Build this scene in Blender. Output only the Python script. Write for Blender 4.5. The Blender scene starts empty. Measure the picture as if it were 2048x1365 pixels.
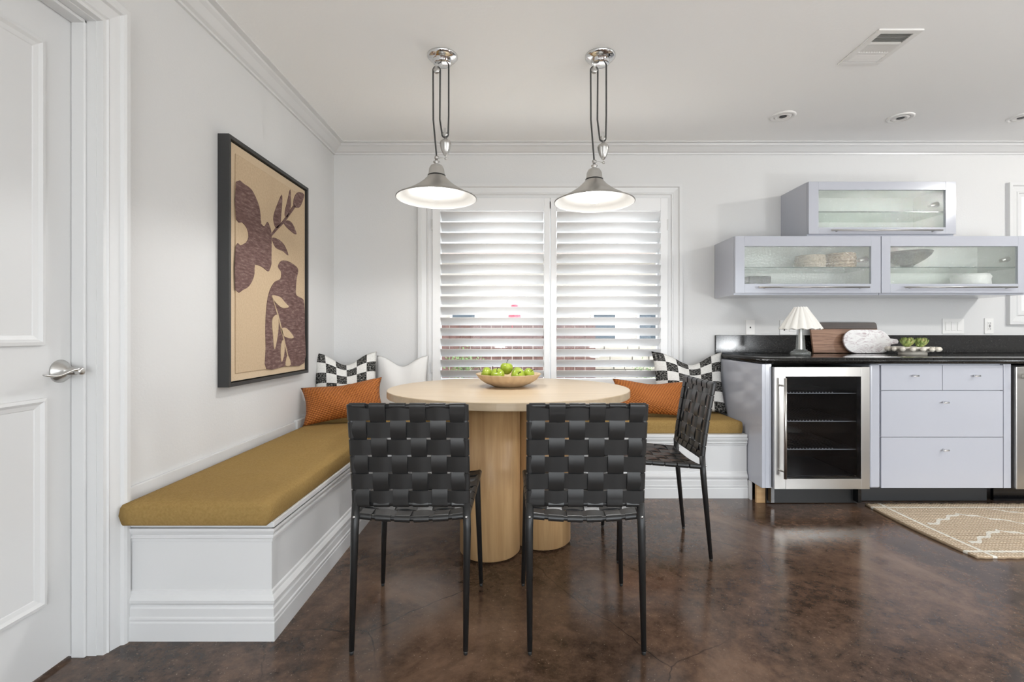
import bpy, bmesh, math, random
from mathutils import Vector, Matrix
random.seed(7)
S = bpy.context.scene
C = S.collection
PI = math.pi
F, CX, CY, H = 970.0, 1036.0, 667.0, 1.06      # focal length (px of a 2048 wide frame), principal point, eye height

# ------------------------------------------------------------------ camera, world, lights
cam = bpy.data.cameras.new('camera'); camo = bpy.data.objects.new('camera', cam); C.objects.link(camo)
camo.location = (0, 0, H); camo.rotation_euler = (PI/2, 0, 0)
cam.sensor_width = 36.0; cam.lens = F/2048*36.0
cam.shift_x = (1024-CX)/2048; cam.shift_y = (CY-682.5)/2048
cam.clip_start = 0.02; cam.clip_end = 200
S.camera = camo

w = bpy.data.worlds.new('sky'); S.world = w; w.use_nodes = True
wn = w.node_tree; wn.nodes.clear()
wo = wn.nodes.new('ShaderNodeOutputWorld'); wb = wn.nodes.new('ShaderNodeBackground')
wb.inputs['Color'].default_value = (0.86, 0.93, 1.0, 1); wb.inputs['Strength'].default_value = 3.2
wn.links.new(wb.outputs[0], wo.inputs[0])

def light(kind, name, loc, rot, energy, color=(1, 1, 1), **kw):
    l = bpy.data.lights.new(name, kind); l.energy = energy; l.color = color
    for k, v in kw.items(): setattr(l, k, v)
    o = bpy.data.objects.new(name, l); C.objects.link(o); o.location = loc; o.rotation_euler = rot
    return o
light('SUN', 'sun', (0, 0, 10), (math.radians(12), math.radians(42), 0), 6.6, (1, .95, .88), angle=math.radians(1))
S.view_settings.view_transform = 'Standard'; S.view_settings.look = 'None'
S.view_settings.gamma = 1; S.view_settings.use_curve_mapping = False
S.view_settings.exposure = 0.32

# ------------------------------------------------------------------ helpers
def at(px, py, Y): return Vector(((px-CX)*Y/F, Y, H-(py-CY)*Y/F))

W = {}                                    # world origin of each object
def wpos(o): return W.get(o.name, Vector((0, 0, 0)))

class MB:
    def __init__(s): s.v = []; s.f = []; s.sm = []; s.uv = None
    def add(s, vs, fs, smooth=False):
        b = len(s.v); s.v += [Vector(v) for v in vs]; s.f += [[i+b for i in f] for f in fs]; s.sm += [smooth]*len(fs); return s
    def box(s, x0, x1, y0, y1, z0, z1):
        return s.add([(x0,y0,z0),(x1,y0,z0),(x1,y1,z0),(x0,y1,z0),(x0,y0,z1),(x1,y0,z1),(x1,y1,z1),(x0,y1,z1)],
            [[0,3,2,1],[4,5,6,7],[0,1,5,4],[1,2,6,5],[2,3,7,6],[3,0,4,7]])
    def lathe(s, c, prof, n=32, axis='z', flute=None, smooth=True):
        c = Vector(c); vs = []; fs = []; m = len(prof)
        for i in range(n):
            a = 2*PI*i/n
            for (r, h) in prof:
                rr = r*(flute(a, h) if flute else 1)
                p = (rr*math.cos(a), rr*math.sin(a), h)
                if axis == 'y': p = (p[0], p[2], p[1])
                if axis == 'x': p = (p[2], p[0], p[1])
                vs.append(c+Vector(p))
        for i in range(n):
            j = (i+1) % n
            for k in range(m-1): fs.append([i*m+k, j*m+k, j*m+k+1, i*m+k+1])
        return s.add(vs, fs, smooth)
    def tube(s, pts, r, n=10, caps=True):
        pts = [Vector(p) for p in pts]; vs = []; fs = []
        rs = r if isinstance(r, (list, tuple)) else [r]*len(pts)
        up = None
        for i, p in enumerate(pts):
            t = (pts[min(i+1, len(pts)-1)]-pts[max(i-1, 0)]).normalized()
            if up is None: up = t.orthogonal().normalized()
            else: up = (up-t*up.dot(t)).normalized()
            b = t.cross(up)
            for k in range(n):
                a = 2*PI*k/n; vs.append(p+(up*math.cos(a)+b*math.sin(a))*rs[i])
        for i in range(len(pts)-1):
            for k in range(n):
                l = (k+1) % n; fs.append([i*n+k, i*n+l, (i+1)*n+l, (i+1)*n+k])
        s.add(vs, fs, True)
        if caps:
            b = len(s.v)-len(vs); s.f.append([b+k for k in range(n)][::-1]); s.sm.append(False)
            e = b+(len(pts)-1)*n; s.f.append([e+k for k in range(n)]); s.sm.append(False)
        return s
    def sweep(s, prof, path, closed=False):
        """profile [(out, up)] moved along path points [(point, outdir)], mitred by caller's outdirs"""
        m = len(prof); vs = []; fs = []
        for p, o in path:
            for a, b in prof: vs.append(Vector(p)+Vector(o)*a+Vector((0, 0, b)))
        for i in range(len(path)-1):
            for k in range(m-1): fs.append([i*m+k, i*m+k+1, (i+1)*m+k+1, (i+1)*m+k])
        return s.add(vs, fs, False)
    def poly(s, pts, d):                   # prism over a polygon, extruded by vector d
        n = len(pts); d = Vector(d); P = [Vector(p) for p in pts]
        return s.add(P+[p+d for p in P], [list(range(n))[::-1], list(range(n, 2*n))]+[[i, (i+1) % n, n+(i+1) % n, n+i] for i in range(n)])
    def build(s, name, mat, parent=None, bevel=0, seg=2, label=None, sub=0, local=False, uvs=None):
        me = bpy.data.meshes.new(name)
        if parent is None and not local:
            lo = Vector([min(v[i] for v in s.v) for i in range(3)]); hi = Vector([max(v[i] for v in s.v) for i in range(3)])
            org = Vector(((lo.x+hi.x)/2, (lo.y+hi.y)/2, lo.z))
        else: org = Vector((0, 0, 0)) if local else wpos(parent).copy()
        me.from_pydata([v-org for v in s.v], [], s.f)
        for i, p in enumerate(me.polygons): p.use_smooth = s.sm[i]
        bm = bmesh.new(); bm.from_mesh(me); bmesh.ops.recalc_face_normals(bm, faces=bm.faces); bm.to_mesh(me); bm.free()
        if uvs:
            ul = me.uv_layers.new(name='UVMap')
            for lp in me.loops: ul.data[lp.index].uv = uvs[lp.vertex_index]
        o = bpy.data.objects.new(name, me); C.objects.link(o)
        if mat: me.materials.append(mat)
        if parent is not None:
            o.parent = parent; W[o.name] = org
        else:
            o.location = org; W[o.name] = org
        if bevel:
            b = o.modifiers.new('bevel', 'BEVEL'); b.width = bevel; b.segments = seg; b.limit_method = 'ANGLE'; b.angle_limit = math.radians(40)
        if sub:
            b = o.modifiers.new('sub', 'SUBSURF'); b.levels = sub; b.render_levels = sub
        if label: o['label'] = label
        return o

def tag(o, label=None, cat=None, group=None, kind=None):
    if label: o['label'] = label
    if cat: o['category'] = cat
    if group: o['group'] = group
    if kind: o['kind'] = kind
    return o
def thing(name, loc, label=None, cat=None, group=None, kind=None):
    o = bpy.data.objects.new(name, None); C.objects.link(o); o.location = loc; o.empty_display_size = .05
    W[o.name] = Vector(loc); return tag(o, label, cat, group, kind)
def B(*a): return MB().box(*a)
def copy_tree(o, parent=None):
    c = o.copy(); C.objects.link(c)
    if parent: c.parent = parent
    for ch in list(o.children): copy_tree(ch, c)
    return c

# ------------------------------------------------------------------ materials
def M(name, col, rough=.5, metal=0, bump=None, coat=0, spec=.5, emit=None):
    m = bpy.data.materials.new(name); m.use_nodes = True; nt = m.node_tree; b = nt.nodes['Principled BSDF']
    b.inputs['Base Color'].default_value = (*col, 1); b.inputs['Roughness'].default_value = rough
    b.inputs['Metallic'].default_value = metal; b.inputs['Coat Weight'].default_value = coat; b.inputs['Coat Roughness'].default_value = .08
    b.inputs['Specular IOR Level'].default_value = spec
    if emit: b.inputs['Emission Color'].default_value = (*emit[0], 1); b.inputs['Emission Strength'].default_value = emit[1]
    if bump:
        sc, st = bump
        t = nt.nodes.new('ShaderNodeTexCoord'); n = nt.nodes.new('ShaderNodeTexNoise'); n.inputs['Scale'].default_value = sc; n.inputs['Detail'].default_value = 3
        bp = nt.nodes.new('ShaderNodeBump'); bp.inputs['Strength'].default_value = st; bp.inputs['Distance'].default_value = .01
        nt.links.new(t.outputs['Object'], n.inputs['Vector']); nt.links.new(n.outputs[0], bp.inputs['Height']); nt.links.new(bp.outputs[0], b.inputs['Normal'])
    return m
class NT:
    def __init__(s, m): s.m = m; s.t = m.node_tree; s.b = s.t.nodes['Principled BSDF']
    def n(s, typ, ins=None, **kw):
        x = s.t.nodes.new('ShaderNode'+typ)
        for k, v in kw.items(): setattr(x, k, v)
        for k, v in (ins or {}).items():
            if hasattr(v, 'is_output') or isinstance(v, bpy.types.NodeSocket): s.t.links.new(v, x.inputs[k])
            else: x.inputs[k].default_value = v
        return x
    def math(s, op, a, b=0.0):
        return s.n('Math', {0: a, 1: b}, operation=op).outputs[0]
    def ramp(s, f, stops):
        r = s.n('ValToRGB', {0: f}); e = r.color_ramp.elements
        while len(e) < len(stops): e.new(.5)
        for i, (p, c) in enumerate(stops): e[i].position = p; e[i].color = (*c, 1)
        return r.outputs[0]
    def mix(s, f, a, b):
        x = s.n('Mix', data_type='RGBA')
        for k, v in ((0, f), (6, a), (7, b)):
            if isinstance(v, bpy.types.NodeSocket): s.t.links.new(v, x.inputs[k])
            else: x.inputs[k].default_value = v if k == 0 else (*v, 1)
        return x.outputs[2]
    def color(s, sock): s.t.links.new(sock, s.b.inputs['Base Color'])
    def rough(s, sock): s.t.links.new(sock, s.b.inputs['Roughness'])
    def bump(s, h, st, d=.01):
        x = s.n('Bump', {'Height': h, 'Strength': st, 'Distance': d}); s.t.links.new(x.outputs[0], s.b.inputs['Normal'])
    def obj(s, scale=(1, 1, 1)):
        t = s.n('TexCoord'); return s.n('Mapping', {'Vector': t.outputs['Object'], 'Scale': scale}).outputs[0]
    def uv(s, scale=(1, 1, 1)):
        t = s.n('TexCoord'); return s.n('Mapping', {'Vector': t.outputs['UV'], 'Scale': scale}).outputs[0]

m_wall = M('wall_paint', (.69, .688, .682), .7, bump=(90, .08))
m_ceil = M('ceiling_paint', (.92, .92, .91), .85, bump=(60, .08))
m_trim = M('trim_gloss_white', (.71, .71, .707), .32)
m_door = M('door_white', (.68, .68, .677), .38)
m_shut = M('shutter_white', (.84, .84, .84), .35)
m_steel = M('brushed_steel', (.52, .505, .48), .30, 1)
m_chrome = M('chrome', (.75, .75, .75), .12, 1)
m_nickel = M('satin_nickel', (.60, .59, .57), .3, 1)
m_black = M('black_metal', (.012, .012, .012), .38)
m_leather = M('black_leather', (.016, .016, .016), .34, spec=.6)
m_blackgl = M('black_gloss', (.006, .006, .007), .12)
m_toe = M('toe_kick_charcoal', (.035, .036, .038), .45)
m_cab = M('lavender_grey_lacquer', (.48, .495, .55), .16, coat=.3)
m_cabin = M('cabinet_interior', (.93, .94, .92), .5)
m_frame = M('dark_frame', (.03, .03, .03), .45, bump=(120, .1))
m_plate = M('white_plastic', (.82, .81, .79), .35)
m_dark = M('dark_slot', (.02, .02, .02), .6)
m_ventback = M('vent_duct_grey', (.30, .30, .29), .7)
m_cord = M('grey_cord', (.05, .05, .048), .6)
m_shadein = M('shade_inner_white', (.62, .62, .61), .4)
m_bulb = M('bulb', (1, 1, 1), .5, emit=((1, .975, .94), 18))
m_fill_globe = M('fill_light_glow', (.9, .9, .9), .5, emit=((.96, .985, 1.0), 38))  # glow for the added fill globes, not a lamp of this room
m_spotbulb = M('lit_spot_bulb', (.9, .9, .9), .5, emit=((1, .985, .96), 850))
m_concrete = M('pale_concrete', (.62, .60, .56), .8, bump=(20, .2))

def mk_floor():
    m = M('stained_concrete', (.05, .025, .015), .22, spec=.5); k = NT(m); v = k.obj()
    n1 = k.n('TexNoise', {'Vector': v, 'Scale': 1.6, 'Detail': 9, 'Roughness': .68, 'Distortion': .7}).outputs[0]
    n2 = k.n('TexNoise', {'Vector': v, 'Scale': 17, 'Detail': 8, 'Roughness': .78}).outputs[0]
    n3 = k.n('TexNoise', {'Vector': v, 'Scale': 130, 'Detail': 2}).outputs[0]
    c = k.ramp(n1, [(.33, (.012, .008, .007)), (.45, (.045, .027, .019)), (.56, (.10, .060, .040)), (.70, (.20, .128, .086))])
    c2 = k.mix(k.ramp(n2, [(.40, (0, 0, 0)), (.66, (1, 1, 1))]), c, (.21, .125, .08))
    mixed = k.mix(.5, c, c2)
    sp = k.ramp(n3, [(.68, (0, 0, 0)), (.76, (1, 1, 1))])
    spk = k.n('Mix', {0: sp, 6: mixed, 7: (.26, .19, .14, 1)}, data_type='RGBA').outputs[2]
    vv = k.n('TexVoronoi', {'Vector': k.n('Mix', {0: .12, 6: v, 7: k.n('TexNoise', {'Vector': v, 'Scale': 3.0, 'Detail': 5}).outputs[1]}, data_type='RGBA').outputs[2], 'Scale': 1.35}, feature='DISTANCE_TO_EDGE').outputs[0]
    crack = k.ramp(vv, [(0.0, (1, 1, 1)), (.0035, (0, 0, 0))])
    cm = k.math('MULTIPLY', crack, k.ramp(k.n('TexNoise', {'Vector': v, 'Scale': 1.1}).outputs[0], [(.5, (0, 0, 0)), (.6, (.8, .8, .8))]))
    k.color(k.mix(cm, spk, (.012, .007, .005)))
    k.rough(k.ramp(n2, [(.3, (.10, .10, .10)), (.7, (.24, .24, .24))]))
    k.bump(n2, .025, .005); return m
m_floor = mk_floor()

def mk_wood(name, c0, c1, scale, rough=.4, ax=2):
    m = M(name, c0, rough); k = NT(m)
    sc = [14, 14, 14]; sc[ax] = .9
    v = k.obj(tuple(x*scale for x in sc))
    n = k.n('TexNoise', {'Vector': v, 'Scale': 2.2, 'Detail': 7, 'Roughness': .6, 'Distortion': .6}).outputs[0]
    k.color(k.ramp(n, [(.3, c0), (.7, c1)])); k.bump(n, .04, .004); return m
m_oak = mk_wood('light_oak_vertical', (.44, .26, .115), (.60, .385, .19), 1.2)
m_oaktop = mk_wood('light_oak_top', (.52, .40, .26), (.62, .49, .34), 1.0, .30, 0)
m_board = mk_wood('walnut_board', (.16, .075, .045), (.40, .23, .145), 2.0, .5, 0)
m_boarddark = mk_wood('dark_board', (.02, .012, .009), (.05, .03, .022), 2.0, .45, 0)
m_raw = mk_wood('raw_plywood', (.42, .24, .10), (.58, .38, .19), 2.0, .7, 0)
m_fence = mk_wood('fence_wood', (.05, .02, .017), (.12, .06, .048), 1.0, .8)

def mk_fabric(name, col, col2, scale, st=.5, rough=.95):
    m = M(name, col, rough, spec=.15); k = NT(m); v = k.obj()
    a = k.n('TexWave', {'Vector': v, 'Scale': scale, 'Distortion': .6}, bands_direction='DIAGONAL').outputs[1]
    n = k.n('TexNoise', {'Vector': v, 'Scale': scale*.8, 'Detail': 4}).outputs[0]
    f = k.math('MULTIPLY', a, n)
    k.color(k.ramp(f, [(.1, col), (.6, col2)])); k.bump(f, st, .002); return m
m_mustard = mk_fabric('mustard_weave', (.27, .17, .055), (.43, .285, .11), 150)
m_art_base = mk_fabric('linen_canvas', (.56, .43, .29), (.70, .56, .40), 160, .3)
m_art_pile = mk_fabric('beige_pile', (.50, .37, .24), (.70, .55, .38), 110, .8)

def mk_brownpile():
    m = M('brown_pile', (.12, .06, .05), .95, spec=.1); k = NT(m)
    v = k.obj((30, 14, 60)); n = k.n('TexNoise', {'Vector': v, 'Scale': 1.5, 'Detail': 6, 'Roughness': .7}).outputs[0]
    k.color(k.ramp(n, [(.3, (.10, .058, .052)), (.52, (.17, .105, .095)), (.75, (.33, .24, .215))])); k.bump(n, .8, .004); return m
m_brownpile = mk_brownpile()

def mk_checker():
    m = M('checker_weave', (.8, .8, .78), .95, spec=.1); k = NT(m)
    u = k.uv(); c = k.n('TexChecker', {'Vector': u, 'Scale': 6.0}).outputs[1]
    n = k.n('TexNoise', {'Vector': k.uv((34, 70, 1)), 'Scale': 1.0, 'Detail': 2}).outputs[0]
    dk = k.ramp(n, [(.46, (.014, .014, .014)), (.72, (.34, .33, .31))])
    wt = k.ramp(n, [(.3, (.70, .69, .66)), (.7, (.84, .83, .80))])
    k.color(k.mix(c, wt, dk)); k.bump(n, .5, .003); return m
m_check = mk_checker()
def mk_orange():
    m = M('rust_woven_leather', (.42, .12, .02), .6, spec=.3); k = NT(m)
    sp = k.n('SeparateXYZ', {0: k.uv()})
    a = k.math('SINE', k.math('MULTIPLY', k.math('ADD', sp.outputs[0], k.math('MULTIPLY', sp.outputs[1], .25)), 2*PI*23)); b = k.math('SINE', k.math('MULTIPLY', k.math('SUBTRACT', sp.outputs[1], k.math('MULTIPLY', sp.outputs[0], .25)), 2*PI*13))
    f = k.math('ADD', k.math('MULTIPLY', k.math('MULTIPLY', a, b), .5), .5)
    k.color(k.ramp(f, [(.05, (.24, .062, .011)), (.45, (.40, .125, .026)), (.9, (.50, .18, .042))])); k.bump(f, .7, .006); return m
m_orange = mk_orange()
m_whitepil = M('white_hide', (.80, .79, .77), .85, bump=(14, .3))

def mk_granite():
    m = M('black_granite', (.008, .008, .008), .13); k = NT(m); v = k.obj()
    n = k.n('TexNoise', {'Vector': v, 'Scale': 130, 'Detail': 4, 'Roughness': .75}).outputs[0]
    k.color(k.ramp(n, [(.5, (.006, .006, .006)), (.62, (.025, .024, .022)), (.74, (.11, .105, .095))])); return m
m_granite = mk_granite()
def mk_marble():
    m = M('white_marble', (.8, .8, .8), .25); k = NT(m); v = k.obj((1, 1, 2.2))
    n = k.n('TexNoise', {'Vector': v, 'Scale': 13, 'Detail': 9, 'Roughness': .72, 'Distortion': 1.6}).outputs[0]
    k.color(k.ramp(n, [(.32, (.36, .25, .27)), (.43, (.62, .57, .58)), (.52, (.82, .81, .80)), (.8, (.86, .85, .84))])); return m
m_marble = mk_marble()
def mk_rug():
    m = M('jute_rug', (.5, .37, .24), .95, spec=.1); k = NT(m)
    t = k.n('TexCoord').outputs['UV']; s = k.n('SeparateXYZ', {0: t})   # uv in metres
    x, y = s.outputs[0], s.outputs[1]
    nz = k.n('TexNoise', {'Vector': t, 'Scale': 9.0, 'Detail': 3}).outputs[0]
    wv = k.n('TexWave', {'Vector': t, 'Scale': 21.0, 'Distortion': .8, 'Detail Scale': 4.0}, bands_direction='Y').outputs[1]
    wx = k.n('TexWave', {'Vector': t, 'Scale': 19.0, 'Distortion': .5}, bands_direction='X').outputs[1]
    f = k.math('MULTIPLY', wv, wx)
    base = k.ramp(f, [(.02, (.40, .30, .20)), (.18, (.66, .53, .39)), (.6, (.80, .68, .54))])
    # stepped zigzag bands + straight border bands
    xs = k.math('ADD', x, k.math('MULTIPLY', k.math('SINE', k.math('MULTIPLY', x, 62.8)), .018))
    tri = k.math('MULTIPLY', k.math('ABSOLUTE', k.math('SUBTRACT', k.math('FRACT', k.math('ADD', k.math('DIVIDE', k.math('SUBTRACT', xs, .40), .9), .5)), .5)), .9)
    d = k.math('ADD', y, k.math('MULTIPLY', tri, .60))
    z = k.math('ABSOLUTE', k.math('SUBTRACT', k.math('FRACT', k.math('ADD', k.math('DIVIDE', k.math('SUBTRACT', d, .545), .235), .5)), .5))
    zig = k.math('LESS_THAN', z, .052)
    b1 = k.math('LESS_THAN', k.math('ABSOLUTE', k.math('SUBTRACT', y, .645)), .011)
    b2 = k.math('LESS_THAN', k.math('ABSOLUTE', k.math('SUBTRACT', y, .055)), .011)
    b3 = k.math('LESS_THAN', k.math('ABSOLUTE', k.math('SUBTRACT', x, .085)), .010)
    inn = k.math('MULTIPLY', k.math('MULTIPLY', k.math('GREATER_THAN', y, .09), k.math('LESS_THAN', y, .62)), k.math('GREATER_THAN', x, .12))
    q = k.math('MAXIMUM', k.math('MAXIMUM', b1, b2), k.math('MAXIMUM', b3, k.math('MULTIPLY', zig, inn)))
    k.color(k.mix(q, base, (.80, .76, .68)))
    k.bump(k.math('ADD', f, k.math('MULTIPLY', q, .8)), .8, .006); return m
m_rug = mk_rug()

def mk_glass(name, ripple=0.0, tint=(1, 1, 1), haze=0.0):
    m = bpy.data.materials.new(name); m.use_nodes = True; nt = m.node_tree; nt.nodes.clear()
    o = nt.nodes.new('ShaderNodeOutputMaterial'); tr = nt.nodes.new('ShaderNodeBsdfTransparent'); tr.inputs[0].default_value = (*tint, 1)
    gl = nt.nodes.new('ShaderNodeBsdfGlossy'); gl.inputs['Roughness'].default_value = .04
    lw = nt.nodes.new('ShaderNodeLayerWeight'); lw.inputs[0].default_value = .5
    pw = nt.nodes.new('ShaderNodeMath'); pw.operation = 'POWER'; pw.inputs[1].default_value = 4.5
    fr = nt.nodes.new('ShaderNodeMath'); fr.operation = 'MULTIPLY_ADD'; fr.inputs[1].default_value = .9; fr.inputs[2].default_value = .06 if ripple else .03
    nt.links.new(lw.outputs['Facing'], pw.inputs[0]); nt.links.new(pw.outputs[0], fr.inputs[0]); mx = nt.nodes.new('ShaderNodeMixShader')
    if ripple:
        t = nt.nodes.new('ShaderNodeTexCoord'); n = nt.nodes.new('ShaderNodeTexNoise'); n.inputs['Scale'].default_value = 75; n.inputs['Detail'].default_value = 2
        b = nt.nodes.new('ShaderNodeBump'); b.inputs['Strength'].default_value = ripple; b.inputs['Distance'].default_value = .01
        nt.links.new(t.outputs['Object'], n.inputs['Vector']); nt.links.new(n.outputs[0], b.inputs['Height']); nt.links.new(b.outputs[0], gl.inputs['Normal'])
    nt.links.new(fr.outputs[0], mx.inputs[0]); nt.links.new(tr.outputs[0], mx.inputs[1]); nt.links.new(gl.outputs[0], mx.inputs[2])
    last = mx.outputs[0]
    if haze:
        df = nt.nodes.new('ShaderNodeBsdfDiffuse'); df.inputs[0].default_value = (.78, .82, .78, 1)
        m2 = nt.nodes.new('ShaderNodeMixShader'); m2.inputs[0].default_value = haze
        nt.links.new(last, m2.inputs[1]); nt.links.new(df.outputs[0], m2.inputs[2]); last = m2.outputs[0]
    nt.links.new(last, o.inputs[0]); return m
m_glass = mk_glass('window_glass')
m_ripple = mk_glass('rippled_glass', .5, (.985, .995, .985), .07)
m_smoke = mk_glass('dark_glass', 0, (.66, .67, .70), 0)
m_shelfgl = mk_glass('shelf_glass', 0, (.88, .94, .90), .03)
m_shelfedge = M('glass_edge', (.03, .06, .05), .2)
m_clear = mk_glass('clear_acrylic', .1, (.92, .92, .92), .12)

# ------------------------------------------------------------------ room shell
XW, YW, ZC = -1.385, 3.65, 2.465           # left wall, back wall, ceiling
XR, YB = 6.2, -3.0
WX0, WX1, WZ0, WZ1 = -.645, 1.125, .66, 2.075   # opening for the window
st = lambda o: tag(o, kind='structure')
st(tag(B(-1.75, XR, YB, YW+.15, -.12, 0).build('floor', m_floor), 'dark brown stained and polished concrete floor', 'floor'))
st(tag(B(-1.75, XR, YB, YW+.15, ZC, ZC+.2).build('ceiling', m_ceil), 'smooth white painted ceiling', 'ceiling'))
mb = B(-1.75, WX0, YW, YW+.15, 0, ZC); mb.box(WX1, XR, YW, YW+.15, 0, ZC); mb.box(WX0, WX1, YW, YW+.15, 0, WZ0); mb.box(WX0, WX1, YW, YW+.15, WZ1, ZC)
st(tag(mb.build('wall_back', m_wall), 'white painted wall behind the bench and cabinets', 'wall'))
DY1 = 1.592; DY0 = .68; DZ = 2.085
mb = B(XW-.18, XW, DY1+.021, YW, 0, ZC); mb.box(XW-.18, XW, YB, DY0-.021, 0, ZC); mb.box(XW-.18, XW, DY0-.021, DY1+.021, DZ+.021, ZC)
st(tag(mb.build('wall_left', m_wall), 'white painted wall with the framed artwork', 'wall'))
st(tag(B(XR, XR+.15, YB, YW, 0, ZC).build('wall_right', m_wall), 'white painted wall at the far right', 'wall'))
mb = B(-1.75, -1.0, YB-.15, YB, 0, ZC); mb.box(-1.0, 4.9, YB-.15, YB, 2.35, ZC); mb.box(4.9, XR, YB-.15, YB, 0, ZC)
st(tag(mb.build('wall_rear', m_wall), 'white wall with wide glazed opening', 'wall'))

# crown moulding
crown = [(0, -.062), (.012, -.062), (.014, -.052), (.03, -.046), (.06, -.024), (.078, -.014), (.082, -.006), (.110, -.004), (.112, 0)]
s2 = (Vector((1, 0, 0))+Vector((0, -1, 0)))
mb = MB().sweep(crown, [((XW, YB, ZC), (1, 0, 0)), ((XW, YW, ZC), s2)])
st(tag(mb.build('trim_1', m_trim), 'white crown moulding along the left wall', 'crown moulding'))
mb = MB().sweep(crown, [((XW, YW, ZC), s2), ((XR, YW, ZC), (0, -1, 0))])
st(tag(mb.build('trim_2', m_trim), 'white crown moulding along the back wall', 'crown moulding'))

# ------------------------------------------------------------------ door on the left
d = thing('door_1', (-1.42, 1.15, 0), 'white two panel interior door with nickel lever', 'door', kind='structure')
XD = -1.459
slab = B(XD-.035, XD, DY0, DY1-.004, .012, DZ-.004)
so = slab.build('door_slab', m_door, d, bevel=.001)
def panel_mould(y0, y1, z0, z1):
    mo = MB()
    prof = [(0, 0), (0, .011), (.010, .013), (.018, .006), (.030, .002), (.032, -.0)]
    c = [(y0, z0), (y1, z0), (y1, z1), (y0, z1)]; dirs = [(1, 1), (-1, 1), (-1, -1), (1, -1)]
    vs = []; fs = []; m = len(prof)
    for (yy, zz), (a, b) in zip(c, dirs):
        for o_, u_ in prof: vs.append((XD+u_, yy+a*o_, zz+b*o_))
    for i in range(4):
        j = (i+1) % 4
        for k in range(m-1): fs.append([i*m+k, i*m+k+1, j*m+k+1, j*m+k])
    mo.add(vs, fs); mo.build('panel_moulding', m_door, d)
panel_mould(.82, 1.487, 1.023, 1.956); panel_mould(.82, 1.492, .222, .861)
mb = B(XD-.05, XW, DY1, DY1+.02, 0, DZ+.02); mb.box(XD-.05, XW, DY0-.02, DY0, 0, DZ+.02); mb.box(XD-.05, XW, DY0, DY1, DZ, DZ+.02)
mb.build('jamb', m_trim, d)
mb = B(XD+.001, XD+.045, DY1-.011, DY1, 0, DZ); mb.box(XD+.001, XD+.045, DY0, DY1, DZ-.011, DZ)
mb.build('door_stop', m_trim, d, bevel=.003)
# casing with stepped profile (a: away from opening, t: thickness off the wall)
cas = [(0, 0), (0, .021), (.010, .023), (.014, .028), (.020, .026), (.034, .031), (.050, .036), (.054, .046), (.062, .050), (.078, .049), (.083, .044), (.083, 0)]
vs = []; fs = []; m = len(cas)
for (yy, zz, dy, dz) in ((DY1, 0, 1, 0), (DY1, DZ, 1, 1), (DY0, DZ, -1, 1), (DY0, 0, -1, 0)):
    for a, t_ in cas: vs.append((XW+t_, yy+dy*(a+.003), zz+dz*(a+.003)))
for i in range(3):
    for k in range(m-1): fs.append([i*m+k, i*m+k+1, (i+1)*m+k+1, (i+1)*m+k])
MB().add(vs, fs).build('casing', m_trim, d)
# lever handle
hc = Vector((XD, 1.545, .939))
MB().lathe(hc, [(0, .0), (.0365, 0), (.0365, .003), (.033, .007), (.018, .026), (.0125, .028), (.0125, .05), (0, .05)], 32, 'x').build('handle_rose', m_nickel, d)
mb = MB(); n = 14; vs = []; fs = []
for i in range(n+1):
    t = i/n; y = 1.556-.118*t; z = .939+.007*math.sin(t*2*PI*.95+.4)-.004*t; x = XD+.062-.010*t; ww = .011-.003*t; th = .0045+.006*(1-t)**3
    vs += [(x-ww, y, z-th*.6), (x+ww, y, z-th), (x+ww, y, z+th), (x-ww, y, z+th*.8)]
for i in range(n):
    for k in range(4): fs.append([i*4+k, i*4+(k+1) % 4, (i+1)*4+(k+1) % 4, (i+1)*4+k])
fs += [[0, 1, 2, 3], [n*4+3, n*4+2, n*4+1, n*4]]
mb.add(vs, fs, True); mb.lathe((XD+.045, 1.545, .939), [(0, 0), (.0125, 0), (.0125, .026), (.011, .029), (0, .029)], 20, 'x')
mb.build('lever', m_nickel, d, sub=1)

# ------------------------------------------------------------------ window, casing, shutters
win = thing('window_1', ((WX0+WX1)/2, YW, WZ0), 'white framed window with deep moulded casing', 'window', kind='structure')
cas2 = [(0, 0), (0, .012), (.022, .014), (.026, .020), (.034, .020), (.040, .014), (.075, .020), (.082, .030), (.103, .030), (.105, 0)]
vs = []; fs = []; m = len(cas2)
for (xx, zz, dx, dz) in ((WX0, WZ0, -1, -1), (WX0, WZ1, -1, 1), (WX1, WZ1, 1, 1), (WX1, WZ0, 1, -1), (WX0, WZ0, -1, -1)):
    for a, t_ in cas2: vs.append((xx+dx*a, YW-t_, zz+dz*a))
for i in range(4):
    for k in range(m-1): fs.append([i*m+k, i*m+k+1, (i+1)*m+k+1, (i+1)*m+k])
MB().add(vs, fs).build('casing', m_trim, win)
mb = MB()
for x0, x1 in ((WX0, WX0+.05), (.215, .265), (WX1-.05, WX1)): mb.box(x0, x1, YW+.09, YW+.14, WZ0, WZ1)
mb.box(WX0+.05, WX1-.05, YW+.09, YW+.14, WZ0, WZ0+.05); mb.box(WX0+.05, WX1-.05, YW+.09, YW+.14, WZ1-.05, WZ1)
mb.build('sash_frame', m_trim, win)
for x0, x1 in ((WX0+.05, .215), (.265, WX1-.05)): B(x0, x1, YW+.112, YW+.118, WZ0+.05, WZ1-.05).build('pane', m_glass, win)

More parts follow.
